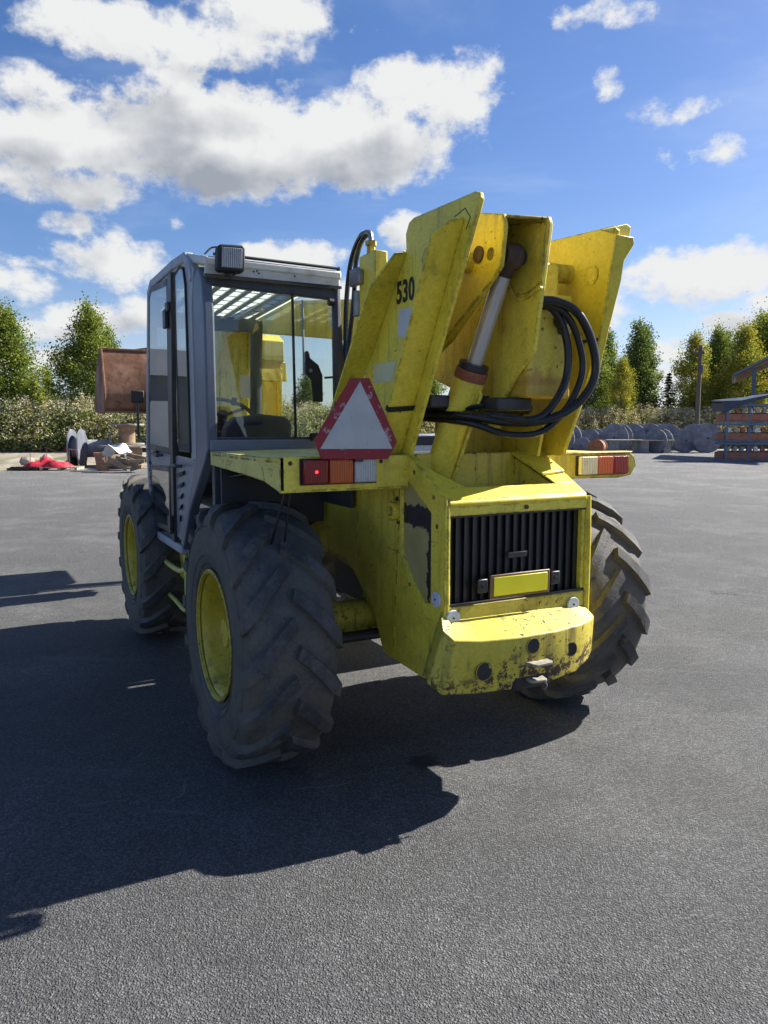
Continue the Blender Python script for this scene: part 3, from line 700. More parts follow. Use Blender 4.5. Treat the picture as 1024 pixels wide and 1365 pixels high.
def arc_y(x):
    for a, b in zip(mdl[:-1], mdl[1:]):
        if a[0] <= x <= b[0] and a[0] > -.48 or b[0] >= x > a[0]: 
            t_ = (x - a[0]) / max(1e-6, b[0] - a[0]); return a[1] + (b[1] - a[1]) * t_
    return -1.08
m = MB(); n = len(tpl); rows = [inn, tpl, mdl, btl, bin_]
m.add([p for r_ in rows for p in r_], [(r_ * n + i, r_ * n + i + 1, (r_ + 1) * n + i + 1, (r_ + 1) * n + i) for r_ in range(4) for i in range(n - 1)] + [tuple(r_ * n + n - 1 for r_ in range(5))])
bump = m.build('bumper', 'yellow_worn', T, .006, 3, angle=28)
# holes: dark recessed sockets
def socket(x, z, r):
    y = arc_y(x) + (.0 if z < .72 else -.002)
    m = MB(); m.lathe([(.0, r * 1.12), (-.004, r * 1.1), (-.004, r), (.02, r * .98)], (x, y, z), (0, 1, 0), 24); m.build('socket_rim', 'yellow_worn', bump)
    m = MB(); m.cyl((x, y - .0025, z), (x, y + .02, z), r, 24); m.build('socket_hole', 'black_rubber', bump)
socket(-.285, .668, .040); socket(-.03, .755, .034); socket(.215, .70, .032)
m = MB(); m.box(-.13, .10, -1.092, -1.0, .545, .655); m.build('hitch_cavity_shade', 'slat_black', T, .02)  # black block: the shade inside the hitch cavity put into its colour
# hitch plates with a pin hole
def hitch(z, w, l, rot, name='hitch_plate'):
    m = MB(); c0 = Vector((.0, -1.08, z)); n = 20; o_, i_ = [], []
    for k in range(n):
        a = 2 * math.pi * k / n; ca, sa = math.cos(a), math.sin(a)
        px_ = max(-1, min(1, ca * 1.35)) * w * (1.15 if sa > 0 else .62); py_ = max(-1, min(1, sa * 1.35)) * l
        ox, oy = px_ * math.cos(rot) - py_ * math.sin(rot), px_ * math.sin(rot) + py_ * math.cos(rot)
        o_.append(c0 + Vector((ox, oy, 0))); i_.append(c0 + Vector((ca * .019, -.008 + sa * .019, 0)))
    m.ringslab(o_, i_, (0, 0, 1), .014); return m.build(name, 'bracket_pale', T, .003)
hitch(.668, .095, .075, .05); hitch(.588, .07, .065, -.25)
m = MB(); m.cyl((0, -1.088, .60), (0, -1.088, .70), .009, 10); m.build('hitch_pin', 'rusty_steel', T)
m = MB(); m.tube([(.03, -1.12, .588), (.045, -1.125, .56), (.03, -1.125, .545)], .004, 6); m.build('pin_clip', 'steel', T)

# ---- left mudguard
m = MB()
m.add([(-.39, -.58, 1.622), (-1.06, -.58, 1.612), (-1.09, -.45, 1.612), (-1.09, .46, 1.612), (-.39, .46, 1.622)], [(0, 1, 2, 3, 4)])
m.add([(-.39, -.58, 1.606), (-1.06, -.58, 1.596), (-1.09, -.45, 1.596), (-1.09, .46, 1.596), (-.39, .46, 1.606)], [(0, 1, 2, 3, 4)])
m.slab([(-1.09, .46, 1.612), (-1.09, -.45, 1.612), (-1.075, -.45, 1.50), (-1.075, -.10, 1.515), (-1.09, .46, 1.535)], (1, 0, 0), .006)
m.slab([(-1.09, -.45, 1.612), (-1.045, -.58, 1.612), (-1.045, -.58, 1.455), (-1.075, -.45, 1.50)], (1, .3, 0), .006)
mud = m.build('mudguard', 'yellow_pale', T, .003)
m = MB(); m.box(-1.03, -.392, -.592, -.582, 1.462, 1.618); m.box(-1.045, -.392, -.592, -.56, 1.455, 1.466)
lp = m.build('light_panel', 'yellow', T, .004, label='left rear light panel')
def lens(x0, x1, z0, z1, y, mat, par, lab=None):
    o = MB().box(x0, x1, y - .028, y, z0, z1).build('light_lens', mat, par, .006, 3)
    if lab: o['label'] = lab
    return o
MB().box(-.958, -.572, -.600, -.592, 1.487, 1.608).build('light_housing', 'black_rubber', lp, .004)
a = lens(-.948, -.83, 1.494, 1.602, -.600, 'lamp_red', lp, 'red lens'); lens(-.822, -.706, 1.494, 1.602, -.600, 'lamp_orange', lp, 'orange lens'); lens(-.696, -.586, 1.494, 1.602, -.600, 'lamp_clear', lp, 'dirty clear lens')
m = MB(); m.lathe([(-.003, .001), (-.002, .005), (0, .007)], (-.888, -.628, 1.548), (0, 1, 0), 12); m.build('sun_glint', 'glint_glow', lp)  # added glowing dot, standing for a sun reflection on the red lens
for x in (-1.0, -.545): bolt(lp, (x, -.592, 1.588), (0, -1, 0), .007, .004)
m = MB(); m.tube([(-1.01, -.55, 1.46), (-1.03, -.40, 1.2)], .006, 6); m.tube([(-.985, -.55, 1.46), (-.97, -.40, 1.15)], .005, 6); m.build('light_cable', 'hose', T)
# mudguard inner skirt
m = MB(); m.box(-1.04, -.41, .43, .45, 1.18, 1.60); m.box(-.43, -.41, .0, .45, 1.3, 1.6); m.slab([(-1.0, .44, 1.46), (-.41, .44, 1.46), (-.41, -.5, 1.56), (-1.0, -.5, 1.56)], (0, 0, 1), .01); m.build('wheel_arch', 'cab_dark', T, .004)
# warning triangle
def tri(y, pts, th, name, mat, par=None, holes=None):
    m = MB()
    if holes: m.ringslab([(x, y, z) for x, z in pts], [(x, y, z) for x, z in holes], (0, -1, 0), th)
    else: m.slab([(x, y, z) for x, z in pts], (0, -1, 0), th)
    return m.build(name, mat, par if par else T, .0015)
outer6 = [(-.726, 1.968), (-.631, 1.971), (-.486, 1.68), (-.534, 1.600), (-.872, 1.607), (-.907, 1.69)]
tr_ = tri(-.640, outer6, .004, 'warning_triangle', 'tri_red')
tri(-.6445, [(-.679, 1.955), (-.512, 1.648), (-.878, 1.652)], .001, 'reflective_centre', 'tri_white', tr_)
MB().box(-.70, -.66, -.638, -.592, 1.59, 1.63).build('bracket', 'black_steel', tr_)
MB().box(-.70, -.66, -.638, -.40, 1.85, 1.87).build('bracket', 'black_steel', tr_)

# ---- right light bar
m = MB(); m.xz([(.45, 1.47), (.98, 1.462), (1.075, 1.475), (1.115, 1.53), (1.10, 1.58), (1.06, 1.608), (.50, 1.622), (.45, 1.62)], -.592, -.580)
m.xy([(.45, -.60), (1.05, -.60), (1.10, -.575), (1.10, -.50), (.45, -.50)], 1.602, 1.612)
lp2 = m.build('light_panel', 'yellow_worn', T, .004, label='right rear light panel')
MB().box(.655, 1.035, -.600, -.592, 1.482, 1.592).build('light_housing', 'black_rubber', lp2, .004)
lens(.668, .79, 1.488, 1.588, -.600, 'lamp_cream', lp2, 'cream lens'); lens(.793, .905, 1.488, 1.588, -.600, 'lamp_orange', lp2, 'orange lens'); lens(.908, 1.02, 1.488, 1.588, -.600, 'lamp_red', lp2, 'red lens')
m = MB(); m.slab([(.44, -.58, 1.62), (1.08, -.58, 1.602), (1.08, .3, 1.602), (.44, .3, 1.62)], (0, 0, -1), .008); m.build('mudguard', 'yellow', T, .002, label='right mudguard')

# ---- tower plates
def tower(xo, sgn, poly, fl_front, fl_rear, th=.022):
    m = MB(); m.yz(poly, xo, xo + (-sgn) * th)
    o = m.build('tower_plate', 'yellow' if sgn < 0 else 'yellow_bright', T, .005, label=('left' if sgn < 0 else 'right') + ' tower plate')  # right plate: brighter paint stands in for light bounced onto it
    for (line, wd, w2) in (fl_front, fl_rear):
        (y0, z0), (y1, z1) = line
        d = Vector((0, y1 - y0, z1 - z0)).normalized(); nn = Vector((0, -d.z, d.y))
        m = MB(); p0 = Vector((xo, y0, z0)); p1 = Vector((xo, y1, z1)); out_ = Vector((sgn, 0, 0))
        L = (p1 - p0).length
        pts = [p0, p0 + out_ * wd, p1 - d * (L * w2) + out_ * wd, p1 - d * .01 + out_ * wd * .42, p1]
        m.slab(pts, nn, .014); m.build('flange', 'yellow', o, .004)
        wb = MB(); wb.tube([p0 + out_ * .003 + nn * -.006 + d * (L * k / 24) + out_ * (.0015 * (k % 2)) for k in range(25)], .006, 6); wb.build('weld_bead', 'yellow', o)
    return o
polyL = [(-.585, 1.60), (-1.13, 2.60), (-1.158, 2.655), (-1.15, 2.682), (-1.118, 2.694), (-.62, 2.712), (-.575, 2.70), (-.545, 2.655), (-.55, 2.585), (-.088, 2.01), (.245, 1.60)]
TL = tower(XL, -1, polyL, (((.25, 1.615), (-.545, 2.575)), .135, .16), (((-.50, 1.625), (-1.035, 2.61)), .135, .07))
# holes shown dark on the front flange, small boss
for yy, zz in ((.02, 1.97), (-.04, 2.03)): MB().cyl((XL - .07, yy - .012, zz - .01), (XL - .07, yy - .022, zz - .02), .014, 12).build('boss', 'yellow', TL)
m = MB(); m.slab([(XL - .05, -.11, 2.06), (XL - .065, -.115, 2.05), (XL - .10, -.19, 2.16), (XL - .085, -.20, 2.18)], (0, -.75, -.6), .006); m.build('slot', 'black_rubber', TL)
m = MB(); m.slab([(XL - .0, -.60, 1.83 + .01), (XL - .14, -.605, 1.83), (XL - .14, -.615, 1.85), (XL - .0, -.62, 1.86)], (0, -.9, -.45), .03); m.build('black_strap', 'worn_metal_tape', TL)
# stickers
def sticker(pts, mat, name='sticker', off=.0015):
    m = MB(); m.slab([(XL - off * .3, y, z) for y, z in pts], (-1, 0, 0), off); return m.build(name, mat, TL, smooth=False)
sticker([(-0.482, 2.314), (-0.615, 2.31), (-0.565, 2.174), (-0.475, 2.187)], 'sticker_white')
sticker([(-0.214, 2.073), (-0.46, 2.073), (-0.421, 1.976), (-0.205, 1.977)], 'sticker_cream')
for dec in ([(-.97, 2.63), (-1.05, 2.645), (-1.09, 2.60), (-1.06, 2.56)], [(-.885, 2.565), (-.91, 2.60), (-.955, 2.585), (-.93, 2.55)], [(-.70, 2.50), (-.745, 2.545), (-.80, 2.535), (-.76, 2.49)]):
    m = MB(); m.tube([(XL - .0005, y, z) for y, z in dec], .0022, 5); m.build('decal_remains', 'letter_black', TL)
MB().cyl((XL, -.97, 2.60), (XL - .004, -.97, 2.60), .022, 16).build('lifting_hole', 'sticker_white', TL)
cu = bpy.data.curves.new('lettering', 'FONT'); cu.body = '530'; cu.size = .142; cu.extrude = .0006; cu.offset = .0045; cu.space_character = 1.08
to_ = bpy.data.objects.new('lettering_src', cu); C.objects.link(to_)
bpy.context.view_layer.update(); dg = bpy.context.evaluated_depsgraph_get()
me = bpy.data.meshes.new_from_object(to_.evaluated_get(dg)); me.materials.clear(); me.materials.append(M['letter_black'])
C.objects.unlink(to_); bpy.data.objects.remove(to_)
lt = bpy.data.objects.new('number_530', me); C.objects.link(lt); lt.parent = TL
# text x axis -> -Y (towards the rear), text y axis -> up, facing -X
lt.matrix_local = Matrix(((0, 0, -1, XL - .002), (-.78, 0, 0, -0.459), (0.0, 1.0, 0, 2.346), (0, 0, 0, 1)))
polyR = [(-.766, 1.60), (-.90, 1.90), (-.998, 2.148), (-1.041, 2.272), (-1.088, 2.58), (-1.093, 2.645), (-1.07, 2.668), (-.55, 2.70), (-.2, 2.45), (.2, 2.0), (.245, 1.60)]
TR = tower(XR, 1, polyR, (((.22, 1.62), (-.5, 2.65)), .10, .16), (((-.70, 1.63), (-.98, 2.2)), .05, .15))
m = MB(); m.slab([(0.32, -1.08, 2.637), (0.484, -1.08, 2.684), (0.513, -1.08, 2.67), (0.501, -1.08, 2.625)], (0, 1, 0), .012); m.build('flange', 'yellow_bright', TR, .004)
m = MB(); m.slab([(0.401, -1.1, 2.623), (0.509, -1.1, 2.622), (0.515, -1.1, 2.589), (0.454, -1.1, 2.509), (0.469, -1.07, 2.425), (0.444, -1.03, 2.205), (0.427, -0.98, 1.962), (0.398, -0.98, 1.961)], (0, 1, 0), .012); m.build('flange', 'yellow_bright', TR, .004)
m = MB(); m.lathe([(.0, .046), (-.003, .046), (-.004, .040), (0, .040)], (XR - .024, -.94, 2.47), (1, 0, 0), 28); m.cyl((XR - .024, -.94, 2.47), (XR - .0255, -.94, 2.47), .041, 28); m.build('access_hole', 'yellow', TR)
m = MB(); m.box(XR - .026, XR - .0225, -1.0, -.86, 2.155, 2.17); m.build('scrape', 'black_steel', TR)
# inner cross members between the tower plates
m = MB(); m.cyl((XL - .02, -.78, 2.50), (XR + .02, -.78, 2.50), .045, 24); m.build('boom_pivot_pin', 'yellow_worn', T)
m = MB(); m.box(-.12, XR - .02, -.40, -.38, 1.58, 1.80); m.slab([(XL + .02, -.45, 1.60), (XR - .02, -.45, 1.60), (XR - .02, .25, 1.60), (XL + .02, .25, 1.60)], (0, 0, -1), .02)
m.build('tower_cross_plate', 'yellow_rusty', T, .004)
m = MB(); m.yz([(-.70, 1.60), (-.74, 1.76), (-.42, 1.80), (-.3, 1.60)], .30, .32); m.build('gusset', 'yellow', T, .004)

# ---- boom
m = MB()
by0, by1 = -.955, 3.55
m.yz([(-.955, 1.885), (-.955, 2.36), (.9, 2.60), (.9, 2.32), (-.1, 2.02), (-.5, 1.885)], .026, .285)
boom = m.build('boom', 'boom_paint', T, .015, 3)
MB().box(.03, .26, -.88, -.3, 2.36, 2.52).build('boom_top_box', 'yellow', boom, .01)
MB().box(.04, .16, -.958, -.952, 2.285, 2.325).build('boom_slot', 'black_rubber', boom, .002)
MB().cyl((.20, -.953, 2.24), (.20, -.985, 2.24), .034, 20).build('pin_boss', 'black_steel', boom, .004)
MB().cyl((.215, -.86, 2.17), (.215, -.96, 2.20), .02, 12).build('hose_guide', 'black_steel', boom)
# outer sleeve of the boom seen through the cab glass
m = MB(); m.yz([(.35, 2.255), (.35, 2.50), (3.5, 2.935), (3.5, 2.68)], -.05, .31); m.build('boom_sleeve', 'yellow', T, .012)
m = MB(); m.yz([(.4, 2.50), (.4, 2.53), (3.4, 2.945), (3.4, 2.915)], -.03, .29); m.build('boom_top_strip', 'yellow_bright', T, .004)
# cheek plates that hold the ram
ck = [(-1.10, 2.650), (-1.115, 2.615), (-1.025, 2.085), (-.90, 1.985), (-.775, 1.84), (-.46, 1.882), (-.33, 2.05), (-.25, 2.30), (-.25, 2.70), (-.74, 2.735)]
m = MB(); m.yz(ck, .0, .022); ch1 = m.build('ram_cheek', 'yellow', T, .005, label='right ram cheek plate')
MB().cyl((-.002, -.60, 2.02), (-.010, -.60, 2.02), .035, 20).build('plug', 'black_rubber', ch1)
ckl = [(-1.03, 2.655), (-1.045, 2.60), (-1.02, 2.44), (-.95, 2.385), (-.62, 2.16), (-.30, 2.02), (-.25, 2.30), (-.25, 2.70), (-.74, 2.735)]
m = MB(); m.yz(ckl, -.185, -.163); ch2 = m.build('ram_cheek', 'yellow_rusty', T, .005, label='left ram cheek plate')
MB().cyl((-.187, -.86, 2.52), (-.196, -.86, 2.52), .036, 20).build('plug', 'rusty_steel', ch2)
MB().tube([(-.189, -.98, 2.40), (-.189, -.62, 2.20), (-.189, -.32, 2.04)], .006, 6).build('weld_seam', 'yellow_rusty', ch2)
m = MB(); m.slab([(-.163, -1.04, 2.652), (0, -1.10, 2.648), (0, -.74, 2.733), (-.163, -.74, 2.733)], (0, -.2, -1), .014)
m.slab([(-.163, -.80, 2.70), (0, -.80, 2.70), (0, -.72, 2.42), (-.163, -.72, 2.42)], (0, 1, 0), .012)
m.build('head_plate', 'yellow_worn', T, .004)
m = MB(); m.tube(spline([(-.003, -1.075, 2.36), (-.003, -.98, 2.33), (-.003, -.90, 2.335), (-.003, -.85, 2.40), (-.003, -.82, 2.52), (-.003, -.81, 2.64)], 6), .009, 6); m.build('weld_bead', 'yellow', ch1)
MB().yz([(-1.095, 2.63), (-1.08, 2.38), (-.98, 2.345), (-.90, 2.35), (-.86, 2.40), (-.83, 2.52), (-.82, 2.68)], -.008, .001).build('doubler_plate', 'yellow_rusty', ch1, .003)
# lift ram: body, gland, rod, rod eye
b0 = Vector((-.22, -.50, 1.36)); bt = Vector((-.085, -.945, 2.505)); dv = (bt - b0).normalized(); L = (bt - b0).length
ram = MB().cyl(b0, b0 + dv * (L * .56), .076, 28).build('lift_ram', 'yellow', T, .004)
MB().cyl(b0 + dv * (L * .535), b0 + dv * (L * .575), .078, 28).build('gland_band', 'primer_orange', ram, .003)
MB().cyl(b0 + dv * (L * .575), b0 + dv * (L * .60), .072, 28).build('gland', 'black_steel', ram, .004)
MB().cyl(b0 + dv * (L * .59), bt - dv * .06, .039, 28).build('ram_rod', 'chrome', ram)
m = MB(); m.cyl(bt + Vector((-.045, 0, 0)), bt + Vector((.045, 0, 0)), .058, 24); m.cyl(bt - dv * .09, bt, .042, 20); m.build('rod_eye', 'rusty_steel', ram, .004)
m = MB(); m.cyl(bt + Vector((-.10, 0, 0)), bt + Vector((.085, 0, 0)), .032, 20); m.build('rod_pin', 'black_steel', ram, .003)
side = dv.cross(Vector((0, -1, 0))).normalized(); o_ = (Vector((-.75, -.75, 0)) - dv * Vector((-.75, -.75, 0)).dot(dv)).normalized() * .07
o2 = (Vector((.45, -1, 0)) - dv * Vector((.45, -1, 0)).dot(dv)).normalized() * .086
MB().tube([b0 + o2 + dv * .05, b0 + o2 + dv * (L * .50), b0 + o2 * .6 + dv * (L * .525)], .009, 8).build('ram_pipe', 'yellow', ram)
# hoses
HS = [
 [(.02, -.97, 2.315), (.12, -1.02, 2.315), (.225, -1.06, 2.26), (.30, -1.08, 2.12), (.315, -1.08, 1.98), (.24, -1.06, 1.86), (.10, -1.02, 1.785), (-.06, -.95, 1.77), (-.2, -.80, 1.80), (-.3, -.4, 1.82)],
 [(.03, -.965, 2.30), (.12, -1.0, 2.30), (.20, -1.03, 2.24), (.265, -1.04, 2.10), (.272, -1.04, 1.98), (.20, -1.03, 1.84), (.08, -1.0, 1.73), (-.08, -.95, 1.715), (-.2, -.80, 1.77), (-.3, -.4, 1.80)],
 [(.02, -.96, 2.31), (.10, -.98, 2.305), (.17, -1.0, 2.24), (.205, -1.02, 2.10), (.19, -1.02, 1.95), (.10, -1.01, 1.82), (.0, -.99, 1.78), (-.12, -.9, 1.80), (-.3, -.4, 1.84)]]
for i, h in enumerate(HS): MB().tube(spline(h, 8), (.020, .016, .018)[i], 10).build('hydraulic_hose', 'hose', T)
for k in range(5):
    yy = -.55 - .05 * k; zz = 1.80 + .012 * k
    MB().tube(spline([(-.32, yy + .25, zz), (-.18, yy, zz - .01), (.0, yy - .05, zz + .015), (.2, yy, zz), (.35, yy + .2, zz - .02)], 6), .014, 8).build('hydraulic_hose', 'hose', T)
m = MB(); m.box(-.10, .10, -.90, -.76, 1.825, 1.885); m.box(-.34, .02, -.70, -.45, 1.84, 1.90); m.build('hose_clamp_block', 'black_steel', T, .008)
m = MB(); m.cyl((-.16, -.82, 1.77), (-.05, -.86, 1.76), .016, 8); m.cyl((-.12, -.84, 1.765), (-.09, -.85, 1.763), .026, 6); m.build('hose_coupling', 'yellow_worn', T)
# valve block and hoses beside the cab roof
vb = MB().box(-.345, -.27, -.135, .06, 2.30, 2.675).build('valve_post', 'yellow', T, .006)
m = MB(); m.box(-.375, -.345, .0, .12, 2.52, 2.60); m.box(-.36, -.30, .05, .16, 2.54, 2.62); m.cyl((-.33, .10, 2.36), (-.33, .10, 2.50), .03, 12); m.build('valve', 'steel', vb, .006)
m = MB(); m.cyl((-.31, -.02, 2.675), (-.31, -.02, 2.72), .024, 6); m.cyl((-.31, -.02, 2.72), (-.31, -.02, 2.745), .032, 6); m.build('hose_union', 'yellow_worn', vb)
MB().tube(spline([(-.31, -.02, 2.74), (-.31, -.005, 2.79), (-.305, .05, 2.805)], 6), .014, 8).build('hose_elbow', 'steel', vb)
MB().tube(spline([(-.305, .04, 2.805), (-.30, .14, 2.80), (-.30, .255, 2.70), (-.31, .30, 2.50), (-.33, .28, 2.2), (-.37, .20, 2.0)], 8), .015, 8).build('hydraulic_hose', 'hose', T)
MB().tube(spline([(-.305, .03, 2.795), (-.31, .10, 2.765), (-.32, .15, 2.67), (-.33, .165, 2.45), (-.36, .17, 2.2), (-.39, .12, 2.0)], 8), .014, 8).build('hydraulic_hose', 'hose', T)
m = MB(); m.tube([(XL - .14, .12, 2.02), (XL + .0, .0, 2.03), (XL + .03, -.12, 2.035)], .006, 6); m.build('hose_tie', 'black_steel', T)

# boom head, carriage and bucket out in front
m = MB(); m.yz([(3.5, 2.72), (3.5, 2.90), (4.2, 3.0), (4.2, 2.80)], -.02, .28); m.build('inner_boom', 'yellow', T, .01)
m = MB()
for x in (-.05, .27): m.yz([(3.95, 3.0), (4.35, 3.02), (4.55, 2.7), (4.65, 1.5), (4.5, 1.25), (4.3, 1.3), (4.2, 2.3), (3.95, 2.75)], x, x + .03)
m.yz([(4.1, 2.9), (4.3, 2.85), (4.4, 1.6), (4.25, 1.5)], -.02, .28)
m.yz([(3.9, 2.45), (3.9, 2.66), (4.05, 2.74), (4.3, 2.70), (4.35, 2.45), (4.1, 2.38)], .33, .60)
m.build('boom_head', 'yellow_rusty', T, .008)
m = MB()
m.xz([(-.30, 1.3), (.05, 2.05), (.12, 2.30), (.46, 2.30), (.52, 2.05), (.85, 1.3), (.62, 1.3), (.42, 1.75), (.16, 1.75), (-.06, 1.3)], 4.74, 4.78)
m.box(.10, .48, 4.66, 4.74, 1.85, 2.2); m.box(-.30, .95, 4.80, 4.86, 2.30, 2.52); m.cyl((.0, 4.6, 1.5), (.22, 4.2, 2.1), .05, 12); m.cyl((.55, 4.6, 1.5), (.35, 4.2, 2.1), .05, 12)
for x in (-.22, .0, .55, .86): m.yz([(4.78, 2.45), (4.95, 2.5), (5.0, 1.9), (4.95, 1.3), (4.82, 1.25)], x, x + .03)
m.box(-.4, .98, 4.86, 4.92, 2.3, 2.4); m.box(-.4, .98, 4.86, 4.92, 1.35, 1.45); m.box(-.3, .9, 4.90, 4.93, 1.45, 2.3)
m.xz([(-.35, 1.3), (.0, 1.9), (.05, 2.35), (.2, 2.35), (.25, 1.9), (.60, 1.3), (.45, 1.3), (.13, 1.8), (-.2, 1.3)], 4.80, 4.84)
m.build('carriage', 'yellow_rusty', T, .006)
bx0, bx1 = -1.09, .92
back = [(5.10, 1.905), (5.0, 2.0), (4.97, 2.13), (5.12, 2.60)]
bk = MB(); bk.add([(bx0, y, z) for y, z in back] + [(bx1, y, z) for y, z in back] + [(bx0, y + .025, z + .003) for y, z in back] + [(bx1, y + .025, z + .003) for y, z in back],
       [(i, i + 1, 4 + i + 1, 4 + i) for i in range(3)] + [(8 + i, 8 + i + 1, 12 + i + 1, 12 + i) for i in range(3)] + [(0, 4, 12, 8), (3, 7, 15, 11), (0, 1, 9, 8), (1, 2, 10, 9), (2, 3, 11, 10), (4, 5, 13, 12), (5, 6, 14, 13), (6, 7, 15, 14)])
bu = bk.build('bucket', 'bucket', T, 0)
for x in (bx0 - .02, bx1): MB().yz([(5.08, 1.89), (4.985, 1.99), (4.955, 2.13), (5.11, 2.62), (5.45, 2.52), (5.95, 2.02), (5.9, 1.93)], x, x + .022).build('bucket_side', 'bucket', bu, .004)
m = MB(); m.slab([(bx0, 5.02, 1.905), (bx1, 5.02, 1.905), (bx1, 5.92, 1.95), (bx0, 5.92, 1.95)], (0, 0, 1), .02); m.build('bucket_floor', 'bucket', bu)
MB().box(bx0 - .02, bx1 + .02, 5.11, 5.15, 2.595, 2.625).build('bucket_lip', 'bucket', bu, .006)
m = MB(); m.add([(-.80 + .9 * k / 8, 5.12, 2.615 + .055 * math.sin(math.pi * k / 8)) for k in range(9)] + [(-.80 + .9 * k / 8, 5.4, 2.60 + .045 * math.sin(math.pi * k / 8)) for k in range(9)], [(i, i + 1, 10 + i, 9 + i) for i in range(8)])
m.build('spill_guard', 'rusty_steel', bu)

# ---- cab
CX0, CX1 = -1.10, -.24; YR = .50
cabf = MB()
# side frame in the X=-1.1 plane: outline and the two openings as strips
def strip(m, pts, w, x0=CX0, x1=CX0 + .05):
    for (a, b) in zip(pts[:-1], pts[1:]):
        a = Vector((0,) + a); b = Vector((0,) + b); d = (b - a).normalized(); n = Vector((0, -d.z, d.y)) * (w / 2)
        e = d * (w * .35)
        m.loop2([(x0, (a - e + n).y, (a - e + n).z), (x0, (b + e + n).y, (b + e + n).z), (x0, (b + e - n).y, (b + e - n).z), (x0, (a - e - n).y, (a - e - n).z)],
                [(x1, (a - e + n).y, (a - e + n).z), (x1, (b + e + n).y, (b + e + n).z), (x1, (b + e - n).y, (b + e - n).z), (x1, (a - e - n).y, (a - e - n).z)])
# rear pillar: wide, runs from roof to mudguard then slants forward to the sill
m = MB(); m.yz([(.74, 2.60), (.62, 2.66), (.535, 2.58), (.50, 2.40), (.50, 1.62), (.57, 1.55), (1.0, 1.22), (1.24, .92), (1.30, .98), (.79, 1.56), (.765, 1.70), (.78, 2.45)], CX0 + .004, CX0 + .065)
m.build('cab_rear_pillar', 'cab_pillar', T, .012, 3, label='left rear cab pillar')
for pp in ([(.79, 1.545), (1.50, 1.555), (1.50, 1.20), (1.46, 1.0), (1.28, .99)], [(2.20, 1.545), (2.43, 1.56), (2.34, .94), (2.25, .92), (2.20, 1.2)]):
    MB().yz(pp, CX0 + .006, CX0 + .045).build('cab_side_panel', 'cab_grey', T, .006)
m = MB(); strip(m, [(.765, 2.62), (.80, 2.70), (.92, 2.765), (1.25, 2.785), (2.02, 2.79), (2.13, 2.74), (2.42, 1.56), (2.30, .92), (1.25, .93)], .06, CX0 - .008, CX0 + .05)
m.build('cab_side_frame', 'cab_light', T, .01, 3)
MB().yz([(.765, 1.555), (.893, 1.555), (.893, 2.60), (.935, 2.71), (.95, 2.765), (.80, 2.72), (.70, 2.66), (.77, 2.45)], CX0 + .0, CX0 + .04).build('cab_side_panel', 'cab_light', T, .004)
# black window gaskets
def loop_strip(m, pts, w, x0, x1):
    strip(m, pts + [pts[0]], w, x0, x1)
q_rear = [(.885, 1.60), (.885, 2.60), (.93, 2.70), (1.02, 2.725), (1.16, 2.70), (1.19, 1.60)]
m = MB(); loop_strip(m, q_rear, .016, CX0 - .012, CX0 + .0)
m.build('quarter_window_seal', 'black_rubber', T)
MB().yz(q_rear, CX0 - .010, CX0 - .006).build('quarter_window', 'glass_side', T, smooth=False)
q_door = [(1.50, 1.585), (1.40, 2.70), (1.98, 2.745), (2.055, 2.70), (2.27, 1.60)]
m = MB(); loop_strip(m, q_door, .045, CX0 - .012, CX0 + .02); loop_strip(m, [(1.53, 1.46), (1.58, 1.03), (2.24, 1.00), (2.22, 1.44)], .04, CX0 - .012, CX0 + .02)
m.yz([(1.26, 2.74), (1.37, 2.74), (1.47, 1.6), (1.50, .96), (1.42, .96), (1.38, 1.6)], CX0 - .014, CX0 + .02)
door = m.build('cab_door', 'black_steel', T, .004)
MB().yz(q_door, CX0 - .010, CX0 - .006).build('door_glass', 'glass_side', door, smooth=False)
MB().yz([(1.53, 1.46), (1.58, 1.03), (2.24, 1.00), (2.22, 1.44)], CX0 - .010, CX0 - .006).build('lower_door_glass', 'glass_side', door, smooth=False)
MB().yz([(1.50, 1.57), (1.53, 1.47), (2.22, 1.45), (2.26, 1.58)], CX0 - .006, CX0 + .01).build('door_panel', 'cab_grey', door, .003)
m = MB(); m.box(CX0 - .04, CX0 - .018, 1.36, 1.44, 2.40, 2.52); m.box(CX0 - .035, CX0 - .018, 1.30, 1.38, 2.50, 2.56); m.build('hinge', 'black_steel', door, .004)
m = MB(); m.box(CX0 - .04, CX0 - .018, 1.42, 1.50, 1.02, 1.14); m.build('hinge', 'black_steel', door, .004)
m = MB(); m.tube([(CX0 - .02, 1.95, 1.555), (CX0 - .05, 1.93, 1.555), (CX0 - .05, 1.72, 1.552), (CX0 - .02, 1.70, 1.55)], .010, 8); m.box(CX0 - .03, CX0 - .01, 1.9, 2.02, 1.53, 1.575); m.build('door_handle', 'black_steel', door)
m = MB(); m.tube([(CX0 - .02, 1.28, 1.50), (CX0 - .05, 1.26, 1.50), (CX0 - .05, 1.10, 1.50), (CX0 - .02, 1.08, 1.50)], .011, 8); m.build('grab_handle', 'black_steel', T)
for k in range(5):   # louvres in the quarter panel
    z = 1.43 - k * .075; m = MB(); m.slab([(CX0 + .004, 1.30 - .02 * k + .02, z), (CX0 + .004, 1.10 + .035 * k, z + .03), (CX0 - .010, 1.10 + .035 * k, z + .015), (CX0 - .010, 1.30 - .02 * k + .02, z - .015)], (0, 0, 1), .012); m.build('louvre', 'black_rubber', T)
for k in range(5):
    z = 1.46 - k * .06; m = MB(); m.box(CX0 - .006, CX0 + .006, 2.27, 2.36, z, z + .02); m.build('louvre', 'black_rubber', T)
